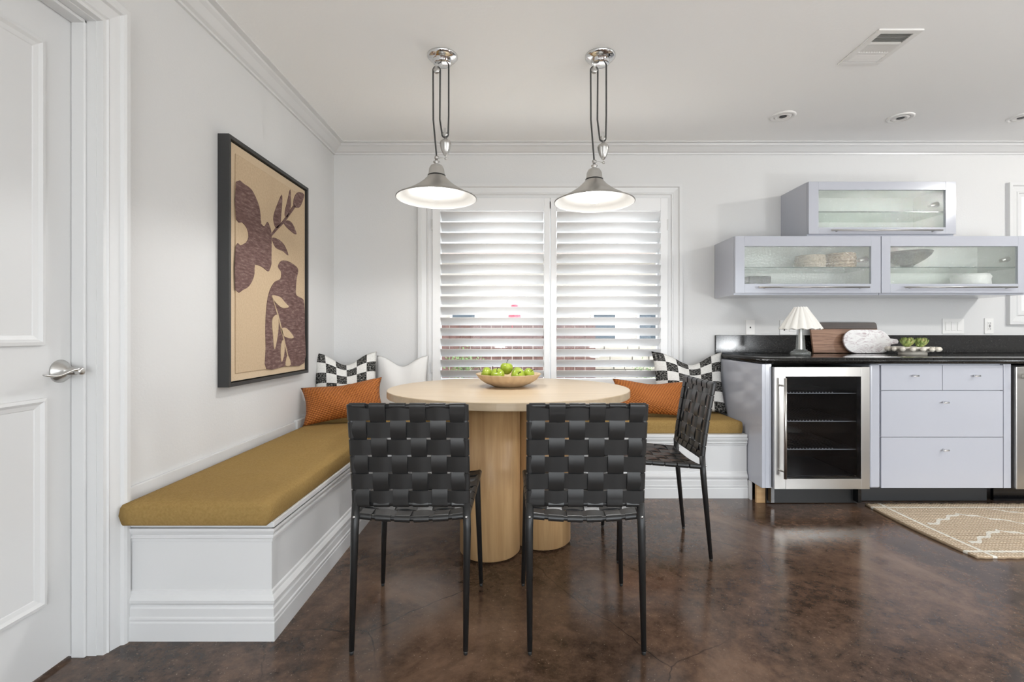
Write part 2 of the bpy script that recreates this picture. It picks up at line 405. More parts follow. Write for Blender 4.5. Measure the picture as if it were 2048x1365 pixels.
def shutter(x0, x1, lx0, lx1, side):
    t = thing('window_shutter', ((x0+x1)/2, YW-.01, WZ0),
              'white louvred plantation shutter panel on the %s half of the window' % side, 'shutter', 'plantation shutter panels')
    y0, y1 = YW-.022, YW+.008
    zt, zb = WZ1-.002, WZ0+.004; lt, lb = at(0, 422, 3.63).z, at(0, 759, 3.63).z
    B(x0, lx0, y0, y1, zb, zt).build('stile', m_shut, t, bevel=.003); B(lx1, x1, y0, y1, zb, zt).build('stile', m_shut, t, bevel=.003)
    B(lx0, lx1, y0, y1, lt, zt).build('top_rail', m_shut, t, bevel=.002); B(lx0, lx1, y0, y1, zb, lb).build('bottom_rail', m_shut, t, bevel=.002)
    p = (lt-lb)/16; a = math.radians(41); wd = .089; yc = YW-.006
    me = None
    for i in range(16):
        zc = lt-p*(i+.5)
        mb = MB(); n = 10; vs = []
        for x in (lx0+.002, lx1-.002):
            for k in range(2*n):
                ang = 2*PI*k/(2*n); u = wd/2*math.cos(ang); v = .0052*math.sin(ang)
                vs.append((x, yc+u*math.cos(a)+v*math.sin(a), zc-u*math.sin(a)+v*math.cos(a)))
        q = 2*n
        mb.add(vs, [[k, (k+1) % q, q+(k+1) % q, q+k] for k in range(q)], True)
        mb.f += [list(range(q))[::-1], list(range(q, 2*q))]; mb.sm += [False, False]
        mb.build('louver', m_shut, t)
    hx = x0 if side == 'left' else x1
    for z in (at(0, 450, 3.63).z, at(0, 735, 3.63).z): B(hx-.006, hx+.004, y0-.004, y0+.004, z-.04, z+.04).build('hinge', m_nickel, t)
px = lambda p, Y=3.63: (p-CX)*Y/F
shutter(WX0+.003, px(1099.5), px(881), px(1088), 'left'); shutter(px(1101.5), WX1-.003, px(1113), px(1321), 'right')

# panelled casing of the neighbouring window at the right edge
w2 = thing('window_2', (4.1, YW, 1.12), 'white moulded window casing behind the right wall cabinet', 'window', kind='structure')
X0, X1, Z0, Z1 = px(2017)+.105, 4.6, 1.124+.105, 2.19-.105
vs = []; fs = []; m = len(cas2)
for (xx, zz, dx, dz) in ((X0, Z0, -1, -1), (X0, Z1, -1, 1), (X1, Z1, 1, 1), (X1, Z0, 1, -1), (X0, Z0, -1, -1)):
    for a, t_ in cas2: vs.append((xx+dx*a, YW-t_, zz+dz*a))
for i in range(4):
    for k in range(m-1): fs.append([i*m+k, i*m+k+1, (i+1)*m+k+1, (i+1)*m+k])
MB().add(vs, fs).build('casing', m_trim, w2)
B(X0, X1, YW-.008, YW-.001, Z0, Z1).build('shutter_panel', m_shut, w2)

# ------------------------------------------------------------------ ceiling fittings
v = thing('ceiling_vent', (1.77, 2.38, ZC), 'white three section ceiling air vent with thin slats', 'air vent')
vx0, vx1, vy0, vy1 = 1.665, 1.873, 2.234, 2.528
mb = MB(); fr = .028; zt = ZC; zb = ZC-.008
mb.box(vx0, vx1, vy0, vy0+fr, zb, zt); mb.box(vx0, vx1, vy1-fr, vy1, zb, zt); mb.box(vx0, vx0+fr, vy0+fr, vy1-fr, zb, zt); mb.box(vx1-fr, vx1, vy0+fr, vy1-fr, zb, zt)
sec = (vy1-vy0-2*fr)/3
for i in (1, 2): mb.box(vx0+fr, vx1-fr, vy0+fr+i*sec-.008, vy0+fr+i*sec+.008, zb, zt)
mb.build('vent_frame', m_plate, v, bevel=.002)
B(vx0+fr, vx1-fr, vy0+fr, vy1-fr, ZC-.001, ZC).build('vent_back', m_ventback, v)
for i in range(3):
    ya = vy0+fr+i*sec+.008; yb = ya+sec-.016
    if i == 1:
        for k in range(12):
            x = vx0+fr+.006+k*(vx1-vx0-2*fr-.012)/11
            MB().poly([(x-.004, ya, ZC-.001), (x-.003, ya, ZC-.001), (x+.005, ya, zb), (x+.004, ya, zb)], (0, yb-ya, 0)).build('slat', m_plate, v)
    else:
        for k in range(6):
            y = ya+.006+k*(yb-ya-.012)/5; s_ = -1 if i == 0 else 1
            MB().poly([(vx0+fr, y-.004*s_, ZC-.001), (vx0+fr, y-.003*s_, ZC-.001), (vx0+fr, y+.006*s_, zb), (vx0+fr, y+.005*s_, zb)], (vx1-vx0-2*fr, 0, 0)).build('slat', m_plate, v)
for X, Y, lab in ((1.712, 3.133, 'white recessed ceiling light nearest the window'), (2.488, 3.155, 'white recessed ceiling light between two others'), (3.27, 3.15, 'white recessed ceiling light cut by the right edge')):
    t = thing('recessed_light', (X, Y, ZC), lab, 'ceiling light', 'recessed ceiling lights')
    MB().lathe((X, Y, ZC), [(.076, 0), (.076, -.005), (.070, -.008), (.055, -.008), (.052, -.001)], 32).build('trim_ring', m_plate, t)
    MB().lathe((X, Y, ZC), [(.052, -.002), (.046, -.009), (.036, -.010), (.030, -.003), (.0, -.003)], 32).build('gimbal', m_plate, t)
    MB().lathe((X, Y, ZC), [(.022, -.0035), (.022, -.006), (.016, -.007), (0, -.005)], 20).build('bulb_face', m_toe, t)
X, Y = 4.35, 1.55
t = thing('recessed_light', (X, Y, ZC), 'lit recessed ceiling light over the kitchen side of the room', 'ceiling light')
MB().lathe((X, Y, ZC), [(.090, 0), (.090, -.006), (.070, -.008), (.068, -.001), (0, -.001)], 32).build('trim_ring', m_plate, t)
MB().lathe((X, Y, ZC-.055), [(.045*math.sin(PI*k/12), -.045*math.cos(PI*k/12)) for k in range(13)], 24).build('bulb', m_spotbulb, t)
for X, Y, R_, lab in ((-.3, -.7, .11, 'small added fill light globe, unseen, by the door side behind the camera'), (1.3, -.7, .11, 'small added fill light globe, unseen, right behind the camera'), (2.9, .6, .17, 'large added fill light globe, unseen, on the kitchen side')):  # unseen globes on stands, added to brighten the ceiling and fill the room
    t = thing('added_fill_globe', (X, Y, 0), lab, 'added fill light', 'added fill globes out of view')
    MB().lathe((X, Y, 0), [(0, 0), (.14, 0), (.14, .02), (.012, .03), (.012, .60), (.04, .61), (.04, .64), (0, .64)], 24).build('stand', m_nickel, t)
    MB().lathe((X, Y, .636+R_), [(R_*math.sin(PI*k/16), -R_*math.cos(PI*k/16)) for k in range(17)], 32).build('globe', m_fill_globe, t)

# ------------------------------------------------------------------ pendants
RD = math.radians
def pendant(X, Y, zr, acx, tilt, label):
    t = thing('pendant_lamp', (X, Y, ZC), label, 'pendant lamp', 'pulley pendant lamps over the table')
    MB().lathe((X, Y, ZC), [(0, 0), (.077, 0), (.077, -.006), (.070, -.014), (.052, -.022), (.046, -.024), (.046, -.040), (.040, -.044), (0, -.044)], 40).build('canopy', m_chrome, t)
    xl = X-.030
    def pulley(x, z, r, p):
        MB().lathe((x, Y-.006, z), [(0, 0), (r, 0), (r, .003), (r*.8, .005), (r*.8, .008), (r, .010), (r, .013), (0, .013)], 24, 'y').build('pulley', m_nickel, p)
        B(x-.006, x+.006, Y-.010, Y-.006, z-.006, z+.03).build('bracket', m_nickel, p)
    zp = ZC-.072; pulley(xl, zp, .016, t)
    za = zr+.326
    pulley(acx, za, .013, t)
    # socket etc., built round (X-.03)
    tx = xl; 
    zc = zr+.115
    sh = [(.2025, 0), (.2025, .004), (.165, .022), (.125, .044), (.092, .066), (.066, .088), (.048, .108), (.040, .118)]
    rot = lambda o: None
    so = MB().lathe((tx, Y, zr), sh, 56).build('shade', m_steel, t)
    MB().lathe((tx, Y, zr), [(r-.0025, h-.001) for r, h in sh], 56).build('shade_lining', m_shadein, so)
    MB().lathe((tx, Y, zr), [(.042, .112), (.043, .122), (.040, .128), (.038, .150), (.030, .166), (.020, .172), (.012, .174), (.010, .180), (.017, .184), (.017, .188), (.008, .192), (.006, .2), (0, .2)], 32).build('socket_cap', m_nickel, t)
    MB().lathe((tx, Y, zr), [(.045, .110), (.045, .118), (.041, .120)], 32).build('socket_ring', m_black, t)
    MB().lathe((tx, Y, zr), [(0, -.004), (.022, .0), (.040, .018), (.046, .040), (.040, .062), (.026, .082), (.018, .105), (0, .106)], 28).build('bulb', m_bulb, t)
    light('SPOT', 'pendant_reflector_bulb', (tx, Y, zr-.010), (0, 0, 0), 17, (1, 1, 1), spot_size=RD(168), spot_blend=.25, shadow_soft_size=.035)
    zj = zr+.208
    mb = MB().tube([(tx, Y, zr+.195), (tx, Y, zj+.012)], .0035); mb.lathe((tx, Y, zj-.006), [(0, 0), (.011, 0), (.011, .012), (0, .012)], 16)
    mb.tube([(tx, Y, zj), (acx+.004, Y, zj-.004)], .0022); mb.lathe((acx+.004, Y, zj-.012), [(0, 0), (.005, .001), (.007, .006), (.005, .012), (0, .013)], 12)
    mb.build('link_arm', m_nickel, t)
    zw = zr+.214
    fl = lambda a, h: 1+.045*math.cos(8*a)
    MB().lathe((acx+.002, Y, zw), [(0, 0), (.006, .003), (.014, .015), (.021, .031), (.0258, .048), (.0275, .064)], 64, flute=fl).build('counterweight', m_nickel, t)
    MB().lathe((acx+.002, Y, zw), [(.0288, .063), (.0288, .067), (.025, .077), (.015, .085), (.006, .088), (.005, .100), (0, .100)], 32).build('weight_cap', m_nickel, t)
    def cord(pts):
        out = []
        for i in range(len(pts)-1):
            for k in range(6):
                q = k/6; out.append(Vector(pts[i]).lerp(Vector(pts[i+1]), q))
        out.append(Vector(pts[-1])); MB().tube(out, .0042, 8).build('cord', m_cord, t)
    arc = lambda cx, cz, r, a0, a1: [(cx+r*math.cos(a), Y, cz+r*math.sin(a)) for a in [a0+(a1-a0)*i/10 for i in range(11)]]
    cord([(tx, Y, zj)]+[(xl-.017-.004*0, Y, zp-.25)]+arc(xl, zp, .018, PI, 0)+[(xl+.016, Y, zp-.25)]+arc(acx, za, .0155, PI, 2*PI)+[(X+.031, Y, ZC-.3), (X+.031, Y, ZC-.04)])
pendant(-.385+.003, 2.456, 1.742, -.385+.016, 0, 'brushed steel pulley pendant lamp, the left one above the table')
pendant(.413+.003, 2.456, 1.722, .413+.016, 0, 'brushed steel pulley pendant lamp, the right one above the table')

# ------------------------------------------------------------------ built-in corner bench
XB, YBk, YE, ZB = -.855, 3.13, 1.684, .408       # faces of bench carcass
XBE = 1.476                                       # right end against the cabinet
b = thing('corner_bench', (XW+.3, 3.3, 0), 'white L-shaped built-in bench with moulded skirting under the window', 'bench')
B(XW+.002, XB, YE, YW-.001, 0, ZB-.02).build('bench_body', m_trim, b)
B(XB, XBE, YBk, YW-.001, 0, ZB-.02).build('bench_body', m_trim, b)
mb = MB().poly([(XW+.001, YE-.008, ZB-.02), (XB+.012, YE-.008, ZB-.02), (XB+.012, YBk-.012, ZB-.02), (XBE, YBk-.012, ZB-.02), (XBE, YW-.001, ZB-.02), (XW+.001, YW-.001, ZB-.02)], (0, 0, .02))
mb.build('seat_board', m_trim, b, bevel=.002)
topm = [(0, -.052), (.004, -.050), (.005, -.040), (.010, -.036), (.010, -.030), (.006, -.026), (.012, -.020), (.016, -.010), (.016, 0)]
basem = [(.018, 0), (.018, .062), (.016, .066), (.016, .070), (.018, .073), (.018, .079), (.014, .083), (.014, .110), (.010, .116), (.010, .122), (.017, .130), (.018, .140), (.012, .150), (.007, .156), (.005, .166), (0, .170)]
path = [((XW+.03, YE, 0), (0, -1, 0)), ((XB, YE, 0), (1, -1, 0)), ((XB, YBk, 0), (1, -1, 0)), ((XBE, YBk, 0), (0, -1, 0))]
MB().sweep([(a, z) for a, z in basem], path).build('base_moulding', m_trim, b)
MB().sweep([(a, ZB-.02+z) for a, z in topm], path).build('top_moulding', m_trim, b)
st(tag(B(XW+.001, XW+.014, YE+.03, 2.985, ZB, .513).build('trim_3', m_trim, bevel=.002), 'white strip on the left wall just above the bench cushion', 'trim'))
st(tag(B(XW+.001, XW+.026, 2.99, YW-.002, ZB, .520).build('trim_4', m_trim, bevel=.002), 'short white strip on the left wall in the bench corner', 'trim'))
st(tag(B(XW+.03, XBE, YW-.014, YW-.002, ZB, .513).build('trim_5', m_trim, bevel=.002), 'white strip on the back wall above the bench', 'trim'))

def cushion(x0, x1, y0, y1, z0, z1, label, wr, seed):
    rnd = random.Random(seed); nx = max(8, int((x1-x0)/.03)); ny = max(8, int((y1-y0)/.03)); vs = []; idx = {}
    mb = MB(); r = .022
    from mathutils import noise
    def P(i, j, top):
        u = i/nx; v_ = j/ny; x = x0+(x1-x0)*u; y = y0+(y1-y0)*v_
        e = min(u*(x1-x0), (1-u)*(x1-x0), v_*(y1-y0), (1-v_)*(y1-y0))
        if top:
            q = max(0, 1-e/r)
            z = z1-.007*q*q + wr*noise.noise(Vector((x*3, y*5, seed)))*min(1, e/.08)+.3*wr*noise.noise(Vector((x*9, y*22, seed+3)))*min(1, e/.05)
        else: z = z0
        return (x, y, z)
    n1 = (nx+1)*(ny+1)
    for top in (1, 0):
        for i in range(nx+1):
            for j in range(ny+1): vs.append(P(i, j, top))
    I = lambda i, j, t: t*n1+i*(ny+1)+j
    fs = []
    for i in range(nx):
        for j in range(ny):
            fs.append([I(i, j, 0), I(i+1, j, 0), I(i+1, j+1, 0), I(i, j+1, 0)]); fs.append([I(i, j, 1), I(i, j+1, 1), I(i+1, j+1, 1), I(i+1, j, 1)])
    ring = [(i, 0) for i in range(nx)]+[(nx, j) for j in range(ny)]+[(i, ny) for i in range(nx, 0, -1)]+[(0, j) for j in range(ny, 0, -1)]
    cx, cy = (x0+x1)/2, (y0+y1)/2
    # sides: two extra rings bulging outward
    prev = [I(i, j, 0) for i, j in ring]
    for tt, out in ((.14, .005), (.5, .008), (.9, .003)):
        cur = []
        for (i, j) in ring:
            a = vs[I(i, j, 0)]; bq = vs[I(i, j, 1)]
            ox = -1 if i == 0 else (1 if i == nx else 0); oy = -1 if j == 0 else (1 if j == ny else 0)
            wob = 1+.6*noise.noise(Vector((a[0]*14, a[1]*14, tt*5)))
            vs.append((a[0]+ox*out*wob, a[1]+oy*out*wob, a[2]+(bq[2]-a[2])*tt)); cur.append(len(vs)-1)
        for k in range(len(ring)):
            l = (k+1) % len(ring); fs.append([prev[k], prev[l], cur[l], cur[k]])
        prev = cur
    cur = [I(i, j, 1) for i, j in ring]
    for k in range(len(ring)):
        l = (k+1) % len(ring); fs.append([prev[k], prev[l], cur[l], cur[k]])
    mb.add(vs, fs, True)
    return tag(mb.build('bench_cushion', m_mustard), label, 'cushion', 'mustard bench cushions')
cushion(-1.336, XB+.004, YE-.045, 3.12, ZB+.001, .487, 'long mustard woven seat cushion on the bench below the artwork', .010, 3)
cushion(XW+.03, 1.452, 3.152, YW-.018, ZB+.001, .492, 'mustard woven seat cushion on the bench under the window', .006, 9)
# folded corner of the fabric cover
# ------------------------------------------------------------------ pillows
def pillow(name, c, wd, ht, th, yaw, lean, roll, chop, mat, label, cat='pillow', group=None, n=26, chopx=0.0, pin=.07):
    vs = []; uv = []; fs = []
    R = Matrix.Translation(Vector(c)) @ Matrix.Rotation(yaw, 4, 'Z') @ Matrix.Rotation(lean, 4, 'X') @ Matrix.Rotation(roll, 4, 'Y')
    for side in (-1, 1):
        for i in range(n+1):
            for j in range(n+1):
                u = -1+2*i/n; v_ = -1+2*j/n
                x = wd/2*u*(1-pin*(1-v_*v_)); z = ht/2*v_*(1-pin*(1-u*u))
                k = (max(0, 1-abs(u)**2.4)*max(0, 1-abs(v_)**2.4))**.66
                tt = ((v_+1)/2)
                g = math.exp(-((u-chopx)/.52)**2)*tt**2.2
                z -= chop*g
                y = side*th/2*k*(1-.45*g*(1 if side < 0 else .6))+.006*math.sin(5*u+3*v_)*k
                y += .02*(abs(u)**3)*(tt**3)*(1 if chop else 0)
                vs.append(R @ Vector((x, y, z+ht/2))); uv.append((.5+.5*u*.999, .5+.5*v_*.999))
    q = (n+1)**2; I = lambda s_, i, j: s_*q+i*(n+1)+j
    for i in range(n):
        for j in range(n):
            fs.append([I(0, i, j), I(0, i+1, j), I(0, i+1, j+1), I(0, i, j+1)]); fs.append([I(1, i, j), I(1, i, j+1), I(1, i+1, j+1), I(1, i+1, j)])
    mb = MB().add(vs, fs, True)
    o = mb.build(name, mat, uvs=uv)
    # weld the seam
    bm = bmesh.new(); bm.from_mesh(o.data); bmesh.ops.remove_doubles(bm, verts=bm.verts, dist=1e-5); bmesh.ops.recalc_face_normals(bm, faces=bm.faces); bm.to_mesh(o.data); bm.free()
    return tag(o, label, cat, group)
RD = math.radians
pillow('throw_pillow', (-1.175, 3.33, .497), .42, .45, .14, RD(22), RD(-14), RD(0), .085, m_check, 'black and white checkered throw pillow in the corner below the artwork', group='checkered throw pillows')
pillow('throw_pillow', (1.22, 3.44, .495), .50, .45, .15, RD(-8), RD(-14), RD(0), .085, m_check, 'black and white checkered throw pillow beside the grey cabinet', group='checkered throw pillows', chopx=.1, pin=.09)
pillow('throw_pillow', (-.845, 3.49, .495), .38, .42, .12, RD(5), RD(-14), RD(0), .075, m_whitepil, 'plain white throw pillow leaning on the wall left of the window')
pillow('lumbar_pillow', (-1.085, 3.05, .515), .50, .25, .17, RD(14), RD(-20), RD(-7), 0.012, m_orange, 'rust orange woven lumbar pillow on the corner of the bench', group='rust lumbar pillows', pin=.11)
pillow('lumbar_pillow', (.90, 3.25, .508), .52, .25, .16, RD(-4), RD(-20), RD(2), 0.02, m_orange, 'rust orange woven lumbar pillow behind the right side of the table', group='rust lumbar pillows', pin=.11)

# ------------------------------------------------------------------ framed artwork
art = thing('framed_artwork', (XW, 2.66, .809), 'large black framed tufted textile art with brown vase and leaves', 'artwork')
ay0, ay1, az0, az1, xf = 2.235, 3.084, .810, 1.982, -1.332
fw = .017
mb = B(XW+.001, xf, ay0, ay0+fw, az0, az1); mb.box(XW+.001, xf, ay1-fw, ay1, az0, az1); mb.box(XW+.001, xf, ay0+fw, ay1-fw, az0, az0+fw); mb.box(XW+.001, xf, ay0+fw, ay1-fw, az1-fw, az1)
mb.build('frame', m_frame, art)
xc = xf-.014
B(XW+.01, xc, ay0+fw+.006, ay1-fw-.006, az0+fw+.006, az1-fw-.006).build('canvas', m_art_base, art)
B(XW+.002, XW+.009, ay0+fw, ay1-fw, az0+fw, az1-fw).build('frame_back', m_frame, art)
def ap(p, X): Y = -F*X/(CX-p[0])*1.0; Y = F*(-X)/(CX-p[0]); return Vector((X, Y, H-(p[1]-CY)*Y/F))
def A4(pts): return [(x/5.055+420, y/5.055+250) for x, y in pts]
def B4(pts): return [(x/4.55+420, y/4.55+500) for x, y in pts]
def smooth(pts, n=4):
    out = []; N = len(pts)
    for i in range(N):
        p0, p1, p2, p3 = [Vector(pts[(i+k-1) % N]) for k in range(4)]
        sharp = (p1-p0).normalized().dot((p2-p1).normalized()) if (p1-p0).length > 0 else 1
        for k in range(n):
            t = k/n; out.append(.5*((2*p1)+(-p0+p2)*t+(2*p0-5*p1+4*p2-p3)*t*t+(-p0+3*p1-3*p2+p3)*t**3))
    return out
def motif(name, pts, x0, x1, mat, sm=3):
    q = [(p[0], p[1]) for p in pts]
    q3 = [ap(p, xc) for p in q]
    q3 = smooth(q3, sm) if sm else q3
    MB().poly([(x0, p.y, p.z) for p in q3], (x1-x0, 0, 0)).build(name, mat, art)
xp = xc+.006
cy0, cy1 = ap((469.5, 307), xc).y, ap((606.5, 390), xc).y
cz0, cz1 = ap((469, 748), xc).z, ap((469.5, 307), xc).z
B(xc, xp, cy0, cy1, cz0, cz1).build('tufted_panel', m_art_pile, art, bevel=.003)
xm = xp+.003
blob = A4([(248, 575), (330, 600), (400, 650), (440, 720), (480, 820), (495, 920), (502, 1000), (540, 1025), (565, 980), (590, 1030), (607, 1100), (607, 1200), (605, 1365)])+B4([(545, 130), (525, 190), (505, 190), (460, 155), (395, 135), (390, 210), (375, 270), (340, 330), (290, 362), (216, 366)])
bite = A4([(245, 1225), (290, 1220), (350, 1190), (375, 1130), (360, 1050), (310, 985), (248, 955)])
motif('flower_motif', blob+bite, xp, xm, m_brownpile, 2)
motif('stem_motif', A4([(606, 1110), (650, 1040), (715, 980), (780, 890), (830, 815), (850, 830), (800, 900), (740, 985), (670, 1055), (615, 1118)]), xp, xm, m_brownpile, 2)
for pts in ([(655, 1045), (628, 960), (640, 880), (670, 800), (710, 708), (715, 780), (706, 900), (697, 1000)],
            [(745, 920), (748, 860), (770, 770), (797, 655), (803, 740), (800, 840), (768, 930)],
            [(830, 800), (845, 720), (885, 680), (935, 700), (930, 750), (895, 830), (850, 835)],
            [(735, 1000), (770, 965), (820, 1000), (862, 1108), (800, 1070)],
            [(615, 1145), (680, 1160), (740, 1220), (778, 1320), (730, 1280), (650, 1240)]):
    motif('leaf_motif', A4(pts), xp, xm, m_brownpile)
motif('vase_motif', B4([(610, 140), (640, 100), (700, 105), (770, 150), (790, 190), (778, 250), (770, 330), (772, 410), (820, 440), (845, 490), (850, 760), (846, 1028), (670, 1060), (502, 1085), (495, 900), (492, 700), (500, 540), (515, 430), (540, 350), (580, 290), (630, 265), (636, 200), (615, 170)]), xp, xm, m_brownpile, 3)
for pts in ([(545, 415), (620, 430), (665, 480), (700, 520), (640, 528), (580, 480)], [(555, 620), (590, 590), (605, 640), (600, 760), (570, 905), (555, 760), (548, 680)],
            [(630, 720), (680, 715), (745, 795), (700, 805), (645, 775)], [(650, 820), (662, 880), (655, 960), (635, 1020), (628, 940), (632, 860)], [(690, 960), (718, 1044), (672, 1055)]):
    motif('pale_leaf_motif', B4(pts), xm-.001, xm+.003, m_art_pile)
motif('pale_stem_motif', B4([(546, 418), (604, 590), (646, 760), (694, 965), (688, 967), (640, 765), (597, 595)]), xm-.001, xm+.003, m_art_pile, 0)

# ------------------------------------------------------------------ table
TX, TY, TA, TB, ZT = -.05, 2.66, .652, .585, .762
tb = thing('dining_table', (TX, TY, 0), 'oval light oak dining table on round column legs', 'table')
n = 96
ring = [(TX+TA*math.cos(2*PI*i/n), TY+TB*math.sin(2*PI*i/n), ZT-.038) for i in range(n)]
MB().poly(ring, (0, 0, .038)).build('tabletop', m_oaktop, tb, bevel=.004)
for (x, y) in ((-.136, 2.362), (.122, 2.485), (-.06, 2.78)):
    MB().lathe((x, y, 0), [(0, .008), (.138, .008), (.138, .014), (.146, .016), (.146, ZT-.040), (0, ZT-.040)], 64).build('column_leg', m_oak, tb)
    MB().lathe((x, y, 0), [(0, 0), (.10, 0), (.10, .010), (0, .010)], 24).build('foot_pad', m_black, tb)
# bowl with apples
BX, BY = (1017-CX)*2.72/F, 2.72
fl = lambda a, h: 1+.018*math.cos(24*a)*min(1, h/.02)
mb = MB().lathe((BX, BY, ZT), [(0, 0), (.075, 0), (.085, .003), (.125, .020), (.158, .042), (.178, .068), (.182, .072), (.178, .073), (.172, .068), (.150, .044), (.118, .024), (.08, .010), (0, .008)], 96, flute=fl)
m_bowl = M('beige_ceramic', (.60, .44, .27), .4, bump=(60, .1))
tag(mb.build('fruit_bowl', m_bowl), 'shallow fluted beige fruit bowl on the table', 'bowl')
def mk_apple():
    m = M('green_apple', (.28, .38, .02), .28, coat=.2); k = NT(m)
    n_ = k.n('TexNoise', {'Vector': k.obj(), 'Scale': 16, 'Detail': 5}).outputs[0]
    k.color(k.ramp(n_, [(.3, (.20, .29, .012)), (.65, (.36, .44, .04)), (.85, (.45, .50, .10))])); return m
m_apple = mk_apple(); m_stem = M('dark_stem', (.02, .012, .008), .7)
def apple(x, y, z, r, rx, ry, label):
    t = thing('green_apple', (x, y, z), label, 'apple', 'green apples in the bowl')
    prof = [(0, -.80), (.18, -.86), (.45, -.80), (.74, -.52), (.95, -.1), (1.0, .22), (.92, .58), (.68, .84), (.38, .90), (.14, .80), (0, .68)]
    f5 = lambda a, h: 1+.035*math.cos(5*a)
    body = MB().lathe((x, y, z), [(p*r, h*r) for p, h in prof], 30, flute=f5).build('apple_body', m_apple, t)
    MB().tube([(x, y, z+.62*r), (x+.05*r, y, z+1.1*r), (x+.25*r, y, z+1.5*r)], [.0016, .0016, .0026], 6).build('apple_stem', m_stem, t)
    t.rotation_euler = (RD(rx), RD(ry), 0)
apple(BX-.118, BY-.035, ZT+.074, .034, 10, -65, 'green apple at the left rim of the bowl with sideways stem')
apple(BX-.058, BY-.074, ZT+.066, .038, 35, -8, 'green apple second from the left in the bowl')
apple(BX-.012, BY+.0, ZT+.098, .036, 0, 2, 'green apple on top of the pile with upright stem')
apple(BX+.052, BY-.074, ZT+.066, .038, 60, 15, 'green apple at the front right of the bowl centre')
apple(BX+.050, BY+.01, ZT+.068, .036, -40, 30, 'green apple half hidden behind the front right apple')
apple(BX+.110, BY-.030, ZT+.070, .032, 25, 40, 'small green apple at the right rim of the bowl')
apple(BX-.075, BY+.06, ZT+.060, .035, -20, -30, 'green apple at the back left of the bowl')

# ------------------------------------------------------------------ woven chairs
def weave(t, P, U, V, nu, nv, uw, vw, r, off):
    """P(u, v, n): panel mapping, u across in [-U/2, U/2], v along in [0, V]; straps in both directions wrap the frame"""
    A = .0042; th = .0015
    def path(L0, L1, cells, phase):
        c = (L1-L0)/cells; out = []
        e = L1-r
        # wrap at the start, weave, wrap at the end   (coordinate along, normal offset)
        a0 = L0+r; a1 = L1-r
        out.append((a0+.022, -A*phase*0-.0045))
        for k in range(9):
            an = -PI/2-PI*k/8
            out.append((a0+r*1.12*math.cos(an), r*1.12*math.sin(an)))
        m_ = cells*8
        for k in range(1, m_):
            x = L0+(L1-L0)*k/m_
            if x < a0+.012 or x > a1-.012: continue
            out.append((x, off+A*phase*math.sin(PI*(x-L0)/c)))
        for k in range(9):
            an = PI/2-PI*k/8
            out.append((a1+r*1.12*math.cos(an), r*1.12*math.sin(an)))
        out.append((a1-.022, -.0045))
        return out
    def ribbon(pth, lo, hi, horiz):
        mb = MB(); vs = []; fs = []; N = len(pth)
        for i, (s_, nn) in enumerate(pth):
            a = pth[max(i-1, 0)]; b_ = pth[min(i+1, N-1)]
            dx, dn = b_[0]-a[0], b_[1]-a[1]; L = math.hypot(dx, dn) or 1; nx, nn2 = -dn/L, dx/L
            for sg in (1, -1):
                for w_ in (lo, hi):
                    ss, n_ = s_+nx*th*sg, nn+nn2*th*sg
                    vs.append(P(ss, w_, n_) if horiz else P(w_, ss, n_))
        for a_, b_, sm_ in ((0, 1, True), (2, 3, True), (0, 2, False), (1, 3, False)):
            sv = []; sf = []
            for i in range(N): sv += [vs[i*4+a_], vs[i*4+b_]]
            for i in range(N-1): sf.append([2*i, 2*i+1, 2*i+3, 2*i+2])
            mb.add(sv, sf, sm_)
        vs = [vs[0], vs[2], vs[3], vs[1], vs[-4], vs[-3], vs[-1], vs[-2]]; fs = [[0, 1, 2, 3], [4, 5, 6, 7]]
        mb.add(vs, fs, False); mb.build('strap', m_leather, t, local=True)
    ch = V/nv
    for j in range(nv):
        c = (j+.5)*ch; lo, hi = c-uw/2, c+uw/2
        if j == 0: lo = max(lo, .004)
        ribbon(path(-U/2, U/2, nu, 1 if j % 2 else -1), lo, hi, True)
    cw = U/nu
    for i in range(nu):
        c = -U/2+(i+.5)*cw; ribbon(path(0, V, nv, 1 if i % 2 == 0 else -1) if True else 0, c-vw/2, c+vw/2, False)

